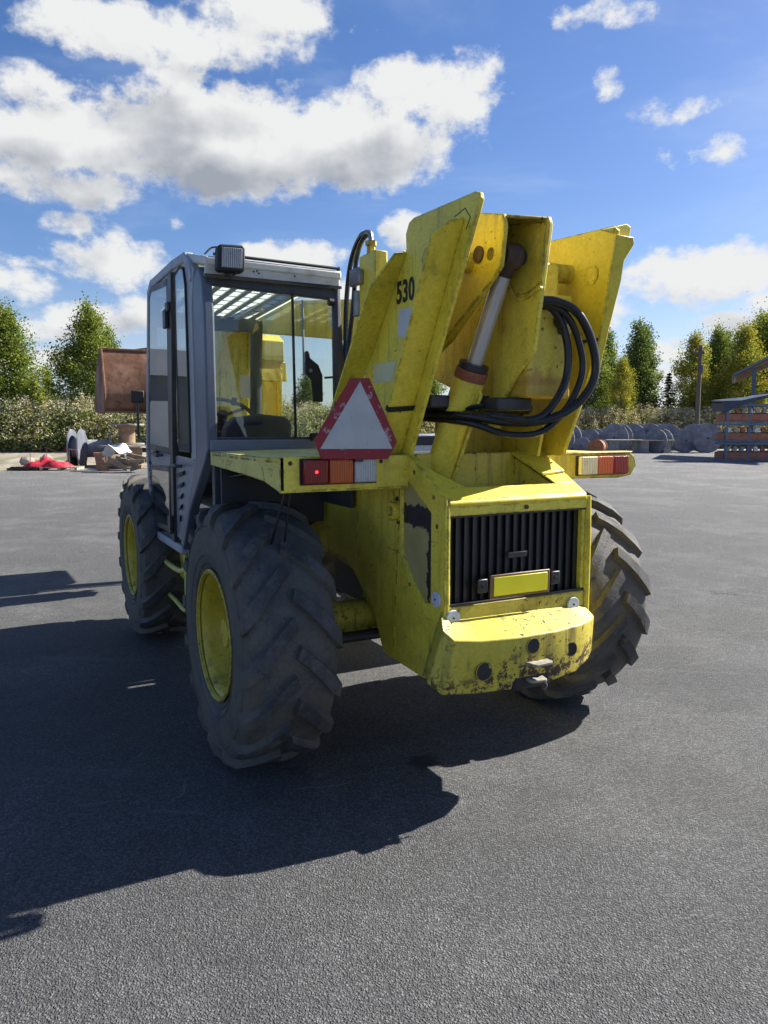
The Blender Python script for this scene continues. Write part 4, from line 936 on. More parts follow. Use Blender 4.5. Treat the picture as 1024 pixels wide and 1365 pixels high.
# rear wall and window frame
def rp(x, z, dy=0): return (x, YR + dy + (z - 1.6) * .03, z)
m = MB()
Wx0, Wx1 = -1.09, -.235
m.ringslab([rp(Wx0 + .01, 1.60), rp(Wx1, 1.60), rp(Wx1, 2.25), rp(Wx1 - .02, 2.60), rp(Wx0 + .02, 2.62), rp(Wx0 + .01, 2.3)],
           [rp(-1.062, 1.69), rp(-.28, 1.69), rp(-.262, 2.25), rp(-.29, 2.52), rp(-1.035, 2.545), rp(-1.062, 2.3)], (0, 1, 0), .05)
m.build('cab_rear_frame', 'cab_dark', T, .006)
m = MB(); m.slab([rp(-1.08, 1.61, -.012), rp(-.30, 1.61, -.012), rp(-.30, 1.675, -.012), rp(-1.08, 1.675, -.012)], (0, 1, 0), .02); m.build('cab_rear_sill', 'cab_grey', T, .006)
rg = MB().slab([rp(-1.065, 1.688, .012), rp(-.275, 1.688, .012), rp(-.262, 2.25, .012), rp(-.29, 2.53, .012), rp(-1.04, 2.548, .012), rp(-1.065, 2.3, .012)], (0, 1, 0), .005).build('rear_window', 'glass', T, smooth=False)
MB().slab([rp(-.565, 1.69, -.004), rp(-.553, 1.69, -.004), rp(-.553, 2.54, -.004), rp(-.565, 2.54, -.004)], (0, 1, 0), .014).build('window_bar', 'black_rubber', rg)
m = MB(); m.tube([rp(-.50, 2.50, -.01), rp(-.505, 2.12, -.02)], .007, 8); m.cyl(rp(-.505, 2.13, -.02), rp(-.505, 2.06, -.02), .008, 8); m.build('wiper_arm', 'steel', T)
m = MB(); m.slab([rp(-.50, 2.20, -.02), rp(-.475, 2.20, -.02), rp(-.475, 2.16, -.02), rp(-.42, 2.12, -.02), rp(-.395, 2.06, -.02), rp(-.395, 1.90, -.02), rp(-.455, 1.90, -.02), rp(-.465, 2.03, -.02), rp(-.50, 2.07, -.02)], (0, -1, 0), .03); m.build('wiper_motor_cover', 'black_rubber', T, .008)
m = MB(); m.cyl(rp(-.475, 2.085, -.05), rp(-.475, 2.085, -.056), .011, 10); m.build('bolt', 'steel', T)
m = MB(); m.cyl(rp(-.335, 2.50, -.02), rp(-.305, 2.50, -.02), .022, 12); m.build('window_catch', 'black_rubber', T)
m = MB(); m.cyl(rp(-.47, 1.69, -.02), rp(-.43, 1.69, -.02), .025, 12); m.build('window_catch', 'black_rubber', T)
# roof shell
m = MB()
m.slab([rp(-1.085, 2.585, -.02), rp(-.255, 2.585, -.02), (-.262, .50, 2.688), (-1.07, .51, 2.70)], (0, 1, 0), .03)
rf = m.build('cab_roof', 'cab_white', T, .012, 3)
m = MB(); m.ringslab([(-1.075, .505, 2.695), (-.25, .50, 2.688), (-.25, 2.25, 2.76), (-1.09, 2.15, 2.80), (-1.095, .90, 2.79)], [(-.98, .64, 2.705), (-.33, .62, 2.70), (-.33, 2.05, 2.752), (-1.0, 2.05, 2.782), (-1.0, .85, 2.745)], (0, 0, -1), .05)
m.build('roof_edge', 'cab_white', rf, .012, 3)
m = MB(); m.tube([(-1.03, .515, 2.712), (-.27, .51, 2.703)], .009, 8); m.tube([(-.27, .51, 2.703), (-.245, .56, 2.70), (-.235, .75, 2.66), (-.235, .80, 2.60)], .012, 8); m.build('roof_gutter', 'black_rubber', rf)
m = MB(); m.slab([rp(-1.085, 2.583, -.022), rp(-.25, 2.583, -.022), rp(-.25, 2.60, -.022), rp(-1.085, 2.60, -.022)], (0, -1, 0), .004); m.build('roof_seal', 'black_rubber', rf)
for x, z in ((-.80, 2.635), (-.78, 2.64), (-.55, 2.632), (-.77, 2.628)): MB().cyl(rp(x, z, -.021), rp(x, z, -.023), .006, 8).build('rivet', 'black_steel', rf)
sh = MB().add([(-1.04, .54, 2.66), (-.28, .54, 2.655), (-.28, 2.08, 2.60), (-1.04, 2.08, 2.61)], [(0, 1, 2, 3)]).build('roof_window', 'roof_sheet', rf, smooth=False)
m = MB()
for k in range(7):
    x = -1.0 + k * .105; m.slab([(x, .55, 2.640), (x + .042, .55, 2.640), (x + .042, 2.07, 2.582), (x, 2.07, 2.582)], (0, 0, 1), .008)
m.build('roof_guard_bars', 'bar_grey', rf)
m = MB()
for k in range(9):
    y = .68 + k * .15; zz = 2.652 - .037 * (y - .54); m.box(-1.0, -.31, y, y + .006, zz - .004, zz)
m.build('roof_guard_wires', 'cab_dark', rf)
# work lamp
wl = MB().xz([(-1.025, 2.60), (-.895, 2.603), (-.882, 2.618), (-.88, 2.735), (-.893, 2.75), (-1.02, 2.742), (-1.033, 2.73), (-1.038, 2.612)], .40, .47).build('work_lamp', 'black_rubber', T, .012, 3)
MB().xz([(-1.018, 2.618), (-.902, 2.62), (-.898, 2.73), (-1.013, 2.726)], .393, .401).build('lamp_glass', 'lamp_glass', wl, .008, 3)
m = MB(); m.tube([(-.99, .44, 2.60), (-.96, .43, 2.572), (-.93, .44, 2.60)], .008, 8); m.cyl((-.96, .44, 2.6), (-.96, .50, 2.60), .012, 8); m.build('lamp_bracket', 'black_steel', wl)
m = MB(); m.tube(spline([(-1.0, .47, 2.74), (-1.03, .55, 2.75), (-1.05, .62, 2.73)], 5), .006, 6); m.build('lamp_cable', 'hose', wl)
# remaining pillars, floor, front
m = MB()
m.tube([(-.27, .53, 1.62), (-.27, .55, 2.66)], .03, 8)
m.tube([(-.26, 2.30, 1.2), (-.26, 2.15, 2.60)], .05, 10); m.tube([(-1.07, 2.38, 1.2), (-1.07, 2.12, 2.76)], .03, 8)
m.box(-1.07, -.28, 2.09, 2.16, 2.50, 2.72); m.box(-.30, -.24, .55, 2.3, 1.20, 1.66); m.box(-1.08, -.26, 2.30, 2.36, .95, 1.55)
m.box(-1.06, -.26, .62, 2.3, 1.16, 1.20); m.box(-1.06, -.26, .50, .56, 1.20, 1.62); m.slab([(-1.05, .56, 1.22), (-.26, .56, 1.22), (-.26, 1.25, .95), (-1.05, 1.25, .95)], (0, -.3, -1), .03)
m.box(-1.06, -.4, 1.25, 2.3, .93, .97)
m.build('cab_shell', 'cab_dark', T, .005)
m = MB(); m.add([(-.25, .62, 1.68), (-.25, 2.2, 1.68), (-.25, 2.1, 2.62), (-.25, .62, 2.60)], [(0, 1, 2, 3)]); m.build('right_cab_window', 'glass_clear', T, smooth=False)
m = MB(); m.add([(-1.04, 2.34, 1.56), (-.30, 2.34, 1.56), (-.32, 2.14, 2.66), (-1.04, 2.12, 2.68)], [(0, 1, 2, 3)]); m.build('windscreen', 'glass_clear', T, smooth=False)
MB().box(-.42, -.34, 2.10, 2.105, 1.98, 2.16).build('inside_notice', 'paper', T)
m = MB(); m.box(-1.0, -.38, 2.15, 2.32, 1.45, 1.62); m.box(-.8, -.6, 2.0, 2.2, 1.4, 1.66); m.build('dashboard', 'black_rubber', T, .02)
# seat
m = MB(); m.xz([(-.93, 1.30), (-.52, 1.30), (-.50, 1.55), (-.50, 1.78), (-.54, 1.815), (-.70, 1.83), (-.86, 1.81), (-.92, 1.76), (-.95, 1.55)], .72, .84)
seat = m.build('seat', 'seat_cloth', T, .04, 4); MB().box(-.94, -.50, .84, 1.30, 1.38, 1.50).build('seat_cushion', 'seat_cloth', seat, .04, 3); MB().box(-.82, -.60, .9, 1.2, 1.2, 1.38).build('seat_base', 'black_rubber', seat, .01)
# steering wheel
sc = Vector((-.70, 1.62, 1.83)); ax = Vector((0, -.55, .83)).normalized(); a_ = Vector((1, 0, 0)); b_ = ax.cross(a_)
m = MB(); m.tube([sc + (a_ * math.cos(t) + b_ * math.sin(t)) * .23 for t in [2 * math.pi * k / 40 for k in range(41)]], .014, 8, False)
for t in (.5, 2.6, 4.71): m.tube([sc, sc + (a_ * math.cos(t) + b_ * math.sin(t)) * .20], .012, 8)
m.cyl(sc - ax * .02, sc + ax * .03, .035, 14); m.cyl(sc, sc - ax * .5, .03, 12); m.cyl(sc + a_ * .12 + b_ * .16, sc + a_ * .12 + b_ * .16 + ax * .05, .02, 10)
m.build('steering_wheel', 'black_rubber', T)
m = MB(); m.cyl((-1.02, 1.3, 2.18), (-.98, 1.3, 2.18), .03, 16); m.box(-1.06, -1.0, 1.28, 1.32, 2.15, 2.21); m.build('inner_lamp', 'black_steel', T, .003)
# mirror
m = MB(); m.tube([(-1.08, 2.36, 1.60), (-1.14, 2.56, 1.66), (-1.14, 2.58, 1.95)], .011, 8); mi = m.build('mirror', 'black_steel', T); MB().box(-1.185, -1.085, 2.57, 2.60, 1.945, 2.045).build('mirror_head', 'black_rubber', mi, .008)
# steps and lower body under the cab
m = MB(); m.tube(spline([(-1.03, 2.37, .92), (-1.03, 2.365, .70), (-1.03, 2.33, .50), (-1.03, 2.24, .455), (-1.03, 1.9, .45), (-1.03, 1.5, .45), (-1.03, 1.46, .60), (-1.03, 1.46, .93)], 5), .017, 8)
m.tube(spline([(-1.03, 2.36, .75), (-1.05, 2.2, .725), (-1.06, 1.9, .72), (-1.05, 1.6, .725), (-1.03, 1.46, .75)], 5), .020, 8)
m.build('step', 'yellow_pale', T, .004)
m = MB(); m.box(-.95, -.42, 1.42, 2.28, .58, .93); m.build('tank', 'yellow', T, .02)
m = MB(); m.box(-.96, -.42, 1.35, 1.41, .55, .95); m.build('tank_bracket', 'black_steel', T, .01)

# ================================================================== BACKGROUND
def gp(az_px, d):      # helper: a ground position from bearing and distance
    return None
# ---- vegetation
def leaf_quads(cent, size, rg, flat=0.0):
    """one small quad per centre, random orientation"""
    n = len(cent); a = rg.normal(size=(n, 3)); a /= np.linalg.norm(a, axis=1)[:, None]
    b = rg.normal(size=(n, 3)); b -= a * (a * b).sum(1)[:, None]; b /= np.linalg.norm(b, axis=1)[:, None]
    s = (size * rg.uniform(.6, 1.3, n))[:, None]
    V = np.stack([cent - a * s, cent + b * s * .6, cent + a * s, cent - b * s * .6], 1).reshape(-1, 3)
    F = np.arange(n * 4).reshape(-1, 4); return V, F
def np_mesh(name, V, F, mat):
    me = bpy.data.meshes.new(name); me.vertices.add(len(V)); me.vertices.foreach_set('co', V.astype(np.float32).ravel())
    k = F.shape[1]; me.loops.add(len(F) * k); me.polygons.add(len(F)); me.loops.foreach_set('vertex_index', F.astype(np.int32).ravel())
    me.polygons.foreach_set('loop_start', (np.arange(len(F)) * k).astype(np.int32)); me.polygons.foreach_set('loop_total', np.full(len(F), k, np.int32))
    me.materials.append(M[mat]); me.update(calc_edges=True); me.validate(); return me
def birch_mesh(seed, h=10.0, wd=2.0, nleaf=9000, leaf=.13, low=.12, mat='leaf_green', barkm='bark'):
    rg = np.random.default_rng(seed); rr = random.Random(seed)
    tb = MB(); x = y = 0; trunk = []
    for k in range(9):
        z = h * .97 * k / 8; trunk.append((x, y, z)); x += rr.uniform(-.12, .12); y += rr.uniform(-.12, .12)
    tb.tube(trunk, .1, 7, rs=[.16 * (h / 10) * (1 - k / 8.6) + .01 for k in range(9)])
    cents = []
    nb = 60
    for b in range(nb):
        t = low + (1 - low) * (b + rr.random()) / nb
        z = h * t; i = min(7, int(t * 8)); base = Vector(trunk[i]).lerp(Vector(trunk[i + 1]), t * 8 - i)
        prof = (math.sin(math.pi * min(1, (t - low * .4) / (1 - low * .4)) ** .56) ** .85) if t < .999 else 0.05
        r = wd * max(.10, prof) * rr.uniform(.6, 1.15); a = b * 2.399 + rr.uniform(-.4, .4)
        tip = base + Vector((math.cos(a) * r, math.sin(a) * r, r * rr.uniform(.25, .9)))
        midp = base.lerp(tip, .5) + Vector((0, 0, .12 * r))
        tb.tube([base, midp, tip], .03, 4, rs=[.045 * (1.1 - t) + .012, .025 * (1.1 - t) + .01, .006])
        n = int(nleaf / nb * (0.35 + prof))
        ncl = 5
        for c_ in range(ncl):
            f = rr.uniform(.35, 1.05); cc = base.lerp(tip, f) + Vector((rr.gauss(0, .18), rr.gauss(0, .18), rr.gauss(0, .2) - .1))
            cents.append(rg.normal(size=(n // ncl, 3)) * np.array([.25, .25, .30]) * (wd / 2.0) * rr.uniform(.7, 1.3) + np.array(cc))
    cents = np.concatenate(cents); cents = cents[cents[:, 2] > .15]
    V, F = leaf_quads(cents, leaf, rg)
    return tb, np_mesh('crown', V, F, mat), barkm
def spruce_mesh(seed, h=9, wd=1.8, n=7000):
    rg = np.random.default_rng(seed); rr = random.Random(seed); tb = MB(); tb.tube([(0, 0, 0), (0, 0, h * .5), (0, 0, h)], .1, 6, rs=[.16, .09, .01]); cents = []
    nl = 26
    for k in range(nl):
        t = .08 + .9 * k / nl; r = wd * (1 - t) ** .85 + .08
        for j in range(9):
            a = rr.uniform(0, 6.28); rl = r * rr.uniform(.7, 1.12); m_ = int(n / nl / 9 * (1.5 - t))
            u = rg.uniform(.1, 1, m_); cx = np.cos(a) * rl * u + rg.normal(size=m_) * .07; cy = np.sin(a) * rl * u + rg.normal(size=m_) * .07
            cents.append(np.stack([cx, cy, h * t - .28 * rl * u + rg.normal(size=m_) * .06], 1))
    V, F = leaf_quads(np.concatenate(cents), .10, rg); return tb, np_mesh('crown', V, F, 'needle'), 'bark_dark'
TREES = {}
def tree_kind(key):
    if key not in TREES:
        if key == 'birch_green_1': r = birch_mesh(1, 10, 2.3, 30000, .085, .04)
        elif key == 'birch_green_2': r = birch_mesh(2, 10, 1.9, 22000, .085, .15)
        elif key == 'birch_yellow': r = birch_mesh(3, 10, 2.2, 21000, .085, .08, 'leaf_yellow')
        elif key == 'birch_thin': r = birch_mesh(4, 10, 1.6, 9500, .09, .25, 'leaf_green')
        elif key == 'aspen_dark': r = birch_mesh(5, 10, 1.8, 12000, .09, .10, 'leaf_dark', 'bark_dark')
        else: r = spruce_mesh(6)
        tb, cm, bk = r; tr = tb.build('trunk_src', bk); tm_ = tr.data; C.objects.unlink(tr); bpy.data.objects.remove(tr)
        TREES[key] = (tm_, cm)
    return TREES[key]
def plant_tree(name, key, x, y, s, rz, label, cat='tree', z=0.0, wide=1.0, group='trees behind the yard'):
    tm_, cm = tree_kind(key); e = empty(name, label, cat, (x, y, z), rz, group); e.scale = (s * wide, s * wide, s)
    for nm, me in (('trunk', tm_), ('crown', cm)):
        o = bpy.data.objects.new(nm, me); C.objects.link(o); o.parent = e
    return e
f_ = 978.1; cp, sp_ = math.cos(.1151), math.sin(.1151)
def at(bearing, d):     # bearing in degrees clockwise from straight ahead
    return (d * math.tan(R(bearing)), d)
for (nm, key, b, d, hgt, wide, rz, lab) in [
    ('birch_tree', 'birch_green_1', -26.92, 46, 9.15, 1.15, 0.3, 'large green birch cut off by the left photo edge'),
    ('birch_tree', 'birch_yellow', -25.33, 52, 5.17, 1.0, 2.3, 'low yellowish birch right of the large birch at the left edge'),
    ('birch_tree', 'birch_green_1', -21.61, 44, 8.92, 1.0, 1.5, 'tall bushy green birch left of the brown bucket'),
    ('birch_tree', 'birch_green_2', -20.19, 47, 7.97, 0.9, 4.1, 'shorter green birch just behind the brown bucket'),
    ('birch_tree', 'birch_thin', -24.37, 62, 6.91, 0.8, 0.9, 'thin small birch in the gap between the two left birches'),
    ('birch_tree', 'birch_green_2', -16.78, 52, 6.5, 1.2, 1.9, 'green birch seen through the cab side glass'),
    ('birch_tree', 'birch_yellow', -10.47, 60, 6.01, 1.2, 0.4, 'yellowish birch seen through the rear cab window'),
    ('birch_tree', 'birch_green_2', -5.91, 62, 6.46, 1.2, 0.7, 'green birch behind the wiper of the rear cab window'),
    ('birch_tree', 'birch_green_2', 3.37, 70, 8.86, 1.0, 2.7, 'green birch hidden behind the lift ram'),
    ('birch_tree', 'birch_thin', 15.77, 66, 10.75, 1.1, 3.3, 'light airy birch right of the hydraulic hoses'),
    ('birch_tree', 'birch_yellow', 17.69, 64, 7.73, 0.8, 1.3, 'short yellow birch beneath the pair of tall trees'),
    ('aspen_tree', 'aspen_dark', 18.68, 70, 11.87, 1.0, 0.2, 'dark narrow aspen left of the gap in the tree line'),
    ('aspen_tree', 'aspen_dark', 19.46, 71, 11.58, 0.95, 2.4, 'dark aspen with two tops beside the gap in the tree line'),
    ('birch_tree', 'birch_thin', 16.94, 72, 11.13, 0.9, 5.3, 'thin light birch between the hoses and the dark aspen'),
    ('spruce_tree', 'spruce', 20.95, 70, 7.07, 1.0, 0.3, 'small dark spruce in the gap of the tree line'),
    ('birch_tree', 'birch_yellow', 22.61, 68, 10.33, 0.95, 0.3, 'yellow green birch left of the utility pole'),
    ('birch_tree', 'birch_green_1', 23.98, 72, 11.27, 0.8, 1.3, 'green birch right behind the utility pole'),
    ('birch_tree', 'birch_yellow', 25.66, 66, 10.75, 1.0, 2.0, 'broad yellow birch behind the shed roof'),
    ('aspen_tree', 'aspen_dark', 24.56, 76, 11.65, 0.9, 4.0, 'dark tree between the pole and the broad yellow birch'),
    ('birch_tree', 'birch_yellow', 26.83, 74, 13.05, 1.0, 3.9, 'tall yellow birch at the right photo edge'),
    ('birch_tree', 'birch_green_1', 27.97, 70, 13.01, 1.1, 5.0, 'tallest green birch cut off by the right photo edge'),
    ('birch_tree', 'birch_green_2', 14.14, 75, 9.37, 1.1, 5.9, 'green birch behind the hydraulic hoses')]:
    x, y = at(b, d); plant_tree(nm, key, x, y, hgt / 10.0 if key != 'spruce' else hgt / 9.0, rz, lab, wide=wide)

# ---- weed bank: mound with dense dry stalks and seed fluff
def bank(name_m, pts, width, height, seed, base=0.0):
    m = MB(); vs = []; rr = random.Random(seed); nseg = len(pts); K = 7
    for (x, y) in pts:
        for j in range(K):
            u = j / (K - 1); vs.append((x + rr.uniform(-.2, .2), y + (u) * width, height * math.sin(math.pi * min(1, u * 1.05)) ** .7 * rr.uniform(.85, 1.1) - .02 + base if 0 < j < K - 1 else base - .03))
    m.add(vs, [(i * K + j, i * K + j + 1, (i + 1) * K + j + 1, (i + 1) * K + j) for i in range(nseg - 1) for j in range(K - 1)])
    return m.build(name_m, 'field', kind='structure')
def weeds(name, path, width, ground_h, plant_h, n, seed, label, fluff=.5, near=0.0, base=0.0, mat='weed_stalk'):
    rg = np.random.default_rng(seed); path = np.array(path, float); seg = rg.integers(0, len(path) - 1, n); t = rg.random(n)[:, None]
    p = path[seg] * (1 - t) + path[seg + 1] * t
    v = rg.random(n) ** 1.25 * width; x = p[:, 0] + rg.normal(size=n) * .1; y = p[:, 1] + v + near
    gz = base + ground_h * np.sin(np.pi * np.clip(v / width * 1.05, 0, 1)) ** .7
    clump = .62 + .38 * np.sin(x * 1.3 + np.sin(y * 2.1) * 2) * np.sin(x * .43 + 1.7) + .15 * np.sin(x * 3.7)
    h = plant_h * np.clip(rg.uniform(.55, 1.15, n) * (0.55 + .48 * clump), .25, 1.35)
    h = h * np.clip(.4 + v / width * 2.4, .4, 1.0)
    # leaves up the stalk: 3 small quads each + fluff at the top
    cs = []; fl = []
    for k in range(5):
        f = rg.uniform(.05, .95, n); cs.append(np.stack([x + rg.normal(size=n) * .09, y + rg.normal(size=n) * .09, gz + h * f], 1))
    top = np.stack([x, y, gz + h], 1)
    sel = rg.random(n) < fluff * np.clip(-.1 + 1.3 * clump, .05, 1.2) * np.clip(.25 + v / width * 1.8, 0, 1)
    for k in range(4): fl.append(top[sel] + rg.normal(size=(sel.sum(), 3)) * np.array([.075, .075, .085]))
    V, F = leaf_quads(np.concatenate(cs), .095, rg); me = np_mesh(name, V, F, mat)
    o = bpy.data.objects.new(name, me); C.objects.link(o); o['kind'] = 'stuff'; o['label'] = label
    V, F = leaf_quads(np.concatenate(fl), .052, rg); me = np_mesh(name + '_heads', V, F, 'weed_fluff')
    o2 = bpy.data.objects.new('seed_heads', me); C.objects.link(o2); o2['kind'] = 'stuff'; o2['label'] = label.replace('weeds', 'seed heads of the weeds')
pl_ = [(-25, 38.6), (-22, 38.8), (-16, 39.2), (-12, 40), (-8, 41.5), (-4, 44.5), (0, 48)]
m = MB(); m.add([(x, y - 4.2 + (x < -30) * 0, -.02) for x, y in pl_] + [(x, y - 1.5, .32) for x, y in pl_] + [(x, y + .3, .46) for x, y in pl_] + [(x, y + 7, .3) for x, y in pl_], [(r_ * 7 + i, r_ * 7 + i + 1, r_ * 7 + 8 + i, r_ * 7 + 7 + i) for r_ in range(3) for i in range(6)])
m.build('sand_slope', 'sand', kind='structure')
bank('weed_bank_left', pl_, 5, .8, 1, .42)
weeds('weeds', pl_, 4.6, .8, 2.0, 20000, 21, 'tall pale flowering weeds along the left edge of the yard', .9, 0, .42)
pr_ = [(2, 53), (8, 57.5), (14, 59.5), (22, 60), (30, 60), (40, 60), (52, 60)]
bank('weed_bank_right', pr_, 8, 1.7, 2)
weeds('weeds', pr_, 7.2, 1.7, 1.75, 21000, 22, 'dry brown weeds behind the cable reels on the right', 1.15, mat='weed_dry')

# ---- cable reels
def reel_meshes(r, w, drum_r, mats, planks=True, cable=None):
    """reel with its axle along local X, centre at the origin"""
    def flange(x, s):
        m = MB(); m.lathe([(0, .001), (0, r * .985), (s * .02, r), (s * .055, r), (s * .07, r * .985), (s * .07, .06), (s * .03, .055), (s * .03, .001)], (x, 0, 0), (1, 0, 0), 40)
        m.cur = 1; m.lathe([(s * .008, r * 1.003), (s * .062, r * 1.003)], (x, 0, 0), (1, 0, 0), 40); m.cur = 0  # paler rim band: the lit wood edge put into the colour
        if planks:      # board joints stand as shallow battens on the outer face
            for k in range(-4, 5):
                y = k * r / 4.6; hh = math.sqrt(max(0, (r * .97) ** 2 - y * y)); m.box(min(x + s * .069, x + s * .078), max(x + s * .069, x + s * .078), y - r / 9.8, y + r / 9.8, -hh, hh)
        return m
    a = flange(-w / 2, -1); b = flange(w / 2, 1)
    d = MB(); d.lathe([(-w / 2, drum_r), (w / 2, drum_r)], (0, 0, 0), (1, 0, 0), 28)
    if cable:
        for k in range(int(w / .07)):
            xx = -w / 2 + .035 + k * .07; d.lathe([(xx - .035, cable - .012), (xx, cable), (xx + .035, cable - .012)], (0, 0, 0), (1, 0, 0), 28)
    h = MB()
    h.cyl((-(w / 2 + .084), 0, 0), ((w / 2 + .084), 0, 0), r * .075, 14)
    for s in (-1, 1):
        for k in range(0):
            an = k * 1.571 + .4; h.cyl((s * (w / 2 + .07), math.cos(an) * drum_r * .8, math.sin(an) * drum_r * .8), (s * (w / 2 + .09), math.cos(an) * drum_r * .8, math.sin(an) * drum_r * .8), .025, 6)
    return a, b, d, h
REELS = {}
def reel(key, spec, loc, rz, label, tilt=0.0, group='cable reels', cat='cable reel'):
    r, w, dr, fm, dm, cable = spec
    e = empty('cable_reel', label, cat, loc, rz, group)
    if key not in REELS:
        a, b, d, h = reel_meshes(r, w, dr, None, True, cable)
        REELS[key] = [a.build('flange', (fm, 'reel_pale'), None).data, b.build('flange', (fm, 'reel_pale'), None).data, d.build('drum', dm, None).data, h.build('hub_fitting', 'black_rubber', None).data]
        for o in [o for o in C.objects if o.parent is None and o.name.split('.')[0] in ('flange', 'drum', 'hub_fitting')]: C.objects.unlink(o); bpy.data.objects.remove(o)
    for nm, me in zip(('flange', 'flange', 'drum', 'hub_fitting'), REELS[key]):
        o = bpy.data.objects.new(nm, me); C.objects.link(o); o.parent = e
        o.location = (0, 0, r) if not tilt else (0, 0, w / 2 + .08)
        if tilt: o.rotation_euler = (0, R(90), 0)
        else: o.rotation_euler = (rnd.uniform(0, 3), 0, 0) if nm == 'flange' else (0, 0, 0)
    return e
x, y = at(13.73, 48.5); reel('big', (1.0, .95, .5, 'reel_dark', 'reel_grey', None), (x, y, 0), 0.85, 'large dark cable reel half hidden by the hydraulic hoses', 0, 'cable reels at the right edge of the yard')
x, y = at(15.04, 48.0); reel('small', (.55, .6, .3, 'reel_dark', 'black_rubber', .42), (x, y, 0), 1.2, 'small dark cable reel with black cable behind the orange reel', 0, 'cable reels at the right edge of the yard')
x, y = at(15.80, 53.5); reel('mid', (.82, .8, .42, 'reel_dark', 'reel_pale', None), (x, y, 0), 0.8, 'dark cable reel standing behind the small orange reel', 0, 'cable reels at the right edge of the yard')
x, y = at(16.18, 46.5); reel('orange', (.50, .8, .42, 'reel_orange', 'reel_orange', .45), (x, y, 0), 1.05, 'small orange wooden reel on its rim', 0, 'cable reels at the right edge of the yard')
x, y = at(17.52, 53.0); reel('big', (1.0, .95, .5, 'reel_dark', 'reel_grey', None), (x, y, 0), 0.95, 'large dark cable reel behind the low wooden tables', 0, 'cable reels at the right edge of the yard')
x, y = at(18.88, 55.0); reel('big', (1.0, .95, .5, 'reel_dark', 'reel_grey', None), (x, y, 0), 0.8, 'dark cable reel with pale rim above the end of the longer table', 0, 'cable reels at the right edge of the yard')
x, y = at(20.03, 54.5); reel('big', (1.0, .95, .5, 'reel_dark', 'reel_grey', None), (x, y, 0), 0.8, 'dark cable reel standing just right of the low tables', 0, 'cable reels at the right edge of the yard')
x, y = at(21.00, 53.0); reel('big', (1.0, .95, .5, 'reel_dark', 'reel_grey', None), (x, y, 0), 1.1, 'large dark cable reel with white label left of the small round one', 0, 'cable reels at the right edge of the yard')
x, y = at(22.16, 51.5); reel('mid', (.82, .8, .42, 'reel_dark', 'reel_pale', None), (x, y, 0), 1.5, 'smaller dark cable reel between the two largest reels', 0, 'cable reels at the right edge of the yard')
x, y = at(23.54, 51.0); reel('big', (1.0, .95, .5, 'reel_dark', 'reel_grey', None), (x, y, 0), 1.5, 'large round dark cable reel beside the orange pallet packs', 0, 'cable reels at the right edge of the yard')
x, y = at(17.83, 58.0); reel('mid', (.82, .8, .42, 'reel_dark', 'reel_pale', None), (x, y, 0), 1.1, 'dark cable reel in the second row behind the tables', 0, 'cable reels at the right edge of the yard')
x, y = at(21.76, 57.0); reel('mid', (.82, .8, .42, 'reel_dark', 'reel_pale', None), (x, y, 0), 1.2, 'dark cable reel in the back row behind the white labelled reel', 0, 'cable reels at the right edge of the yard')
x, y = at(14.61, 57.0); reel('mid', (.82, .8, .42, 'reel_dark', 'reel_pale', None), (x, y, 0), 1.2, 'dark cable reel in the back row nearest the hoses', 0, 'cable reels at the right edge of the yard')
x, y = at(19.40, 57.5); reel('big', (1.0, .95, .5, 'reel_dark', 'reel_grey', None), (x, y, 0), 0.7, 'dark cable reel in the back row, centre of the right group', 0, 'cable reels at the right edge of the yard')
x, y = at(22.80, 56.5); reel('big', (1.0, .95, .5, 'reel_dark', 'reel_grey', None), (x, y, 0), 1.1, 'dark cable reel in the back row left of the largest round one', 0, 'cable reels at the right edge of the yard')
x, y = at(16.66, 56.0); reel('mid', (.82, .8, .42, 'reel_dark', 'reel_pale', None), (x, y, 0), 0.8, 'dark cable reel in the back row above the orange reel', 0, 'cable reels at the right edge of the yard')
x, y = at(20.44, 50.5); reel('mid', (.82, .8, .42, 'reel_dark', 'reel_pale', None), (x, y, 0), 0.75, 'smaller dark cable reel in front at the end of the low tables', 0, 'cable reels at the right edge of the yard')
x, y = at(-22.61, 32.5); reel('lgrey', (.83, .32, .42, 'reel_grey', 'reel_pale', None), (x, y, 0), 0.12, 'grey cable reel standing leftmost of the left group', 0, 'cable reels at the left edge of the yard')
x, y = at(-21.25, 33.8); reel('lwide', (.78, 1.0, .40, 'reel_grey', 'reel_pale', None), (x, y, 0), 0.35, 'grey cable reel with pale drum behind the terracotta tub', 0, 'cable reels at the left edge of the yard')
x, y = at(-19.20, 33.5); reel('upr', (.75, .8, .35, 'reel_brown', 'reel_brown', None), (x, y, 0.95), 0, 'brown wooden reel standing on its flange, stacked upper', 1, 'cable reels at the left edge of the yard')
x, y = at(-18.78, 31.5); reel('upr', (.75, .8, .35, 'reel_brown', 'reel_brown', None), (x, y, 0), 0.3, 'brown wooden reel lying on its flange in front of the stacked one', 1, 'cable reels at the left edge of the yard')
x, y = at(-19.92, 32.5); reel('upr', (.75, .8, .35, 'reel_brown', 'reel_brown', None), (x, y, 0), 0.3, 'brown wooden reel lying flat behind the white plastic sheet', 1, 'cable reels at the left edge of the yard')
x, y = at(-20.13, 29.8); reel('lsmall', (.38, .75, .27, 'wood_pale', 'reel_brown', None), (x, y, 0), 0.35, 'small pale wooden reel on its rim under the white plastic sheet', 0, 'cable reels at the left edge of the yard')
for o in [o for o in C.objects if o.get('label', '').find('white label') >= 0 and o.type == 'EMPTY']:
    MB().box(.578, .586, -.30, .02, .95, 1.35).build('paper_label', 'paper', o); MB().box(-.586, -.578, -.30, .02, .95, 1.35).build('paper_label', 'paper', o)

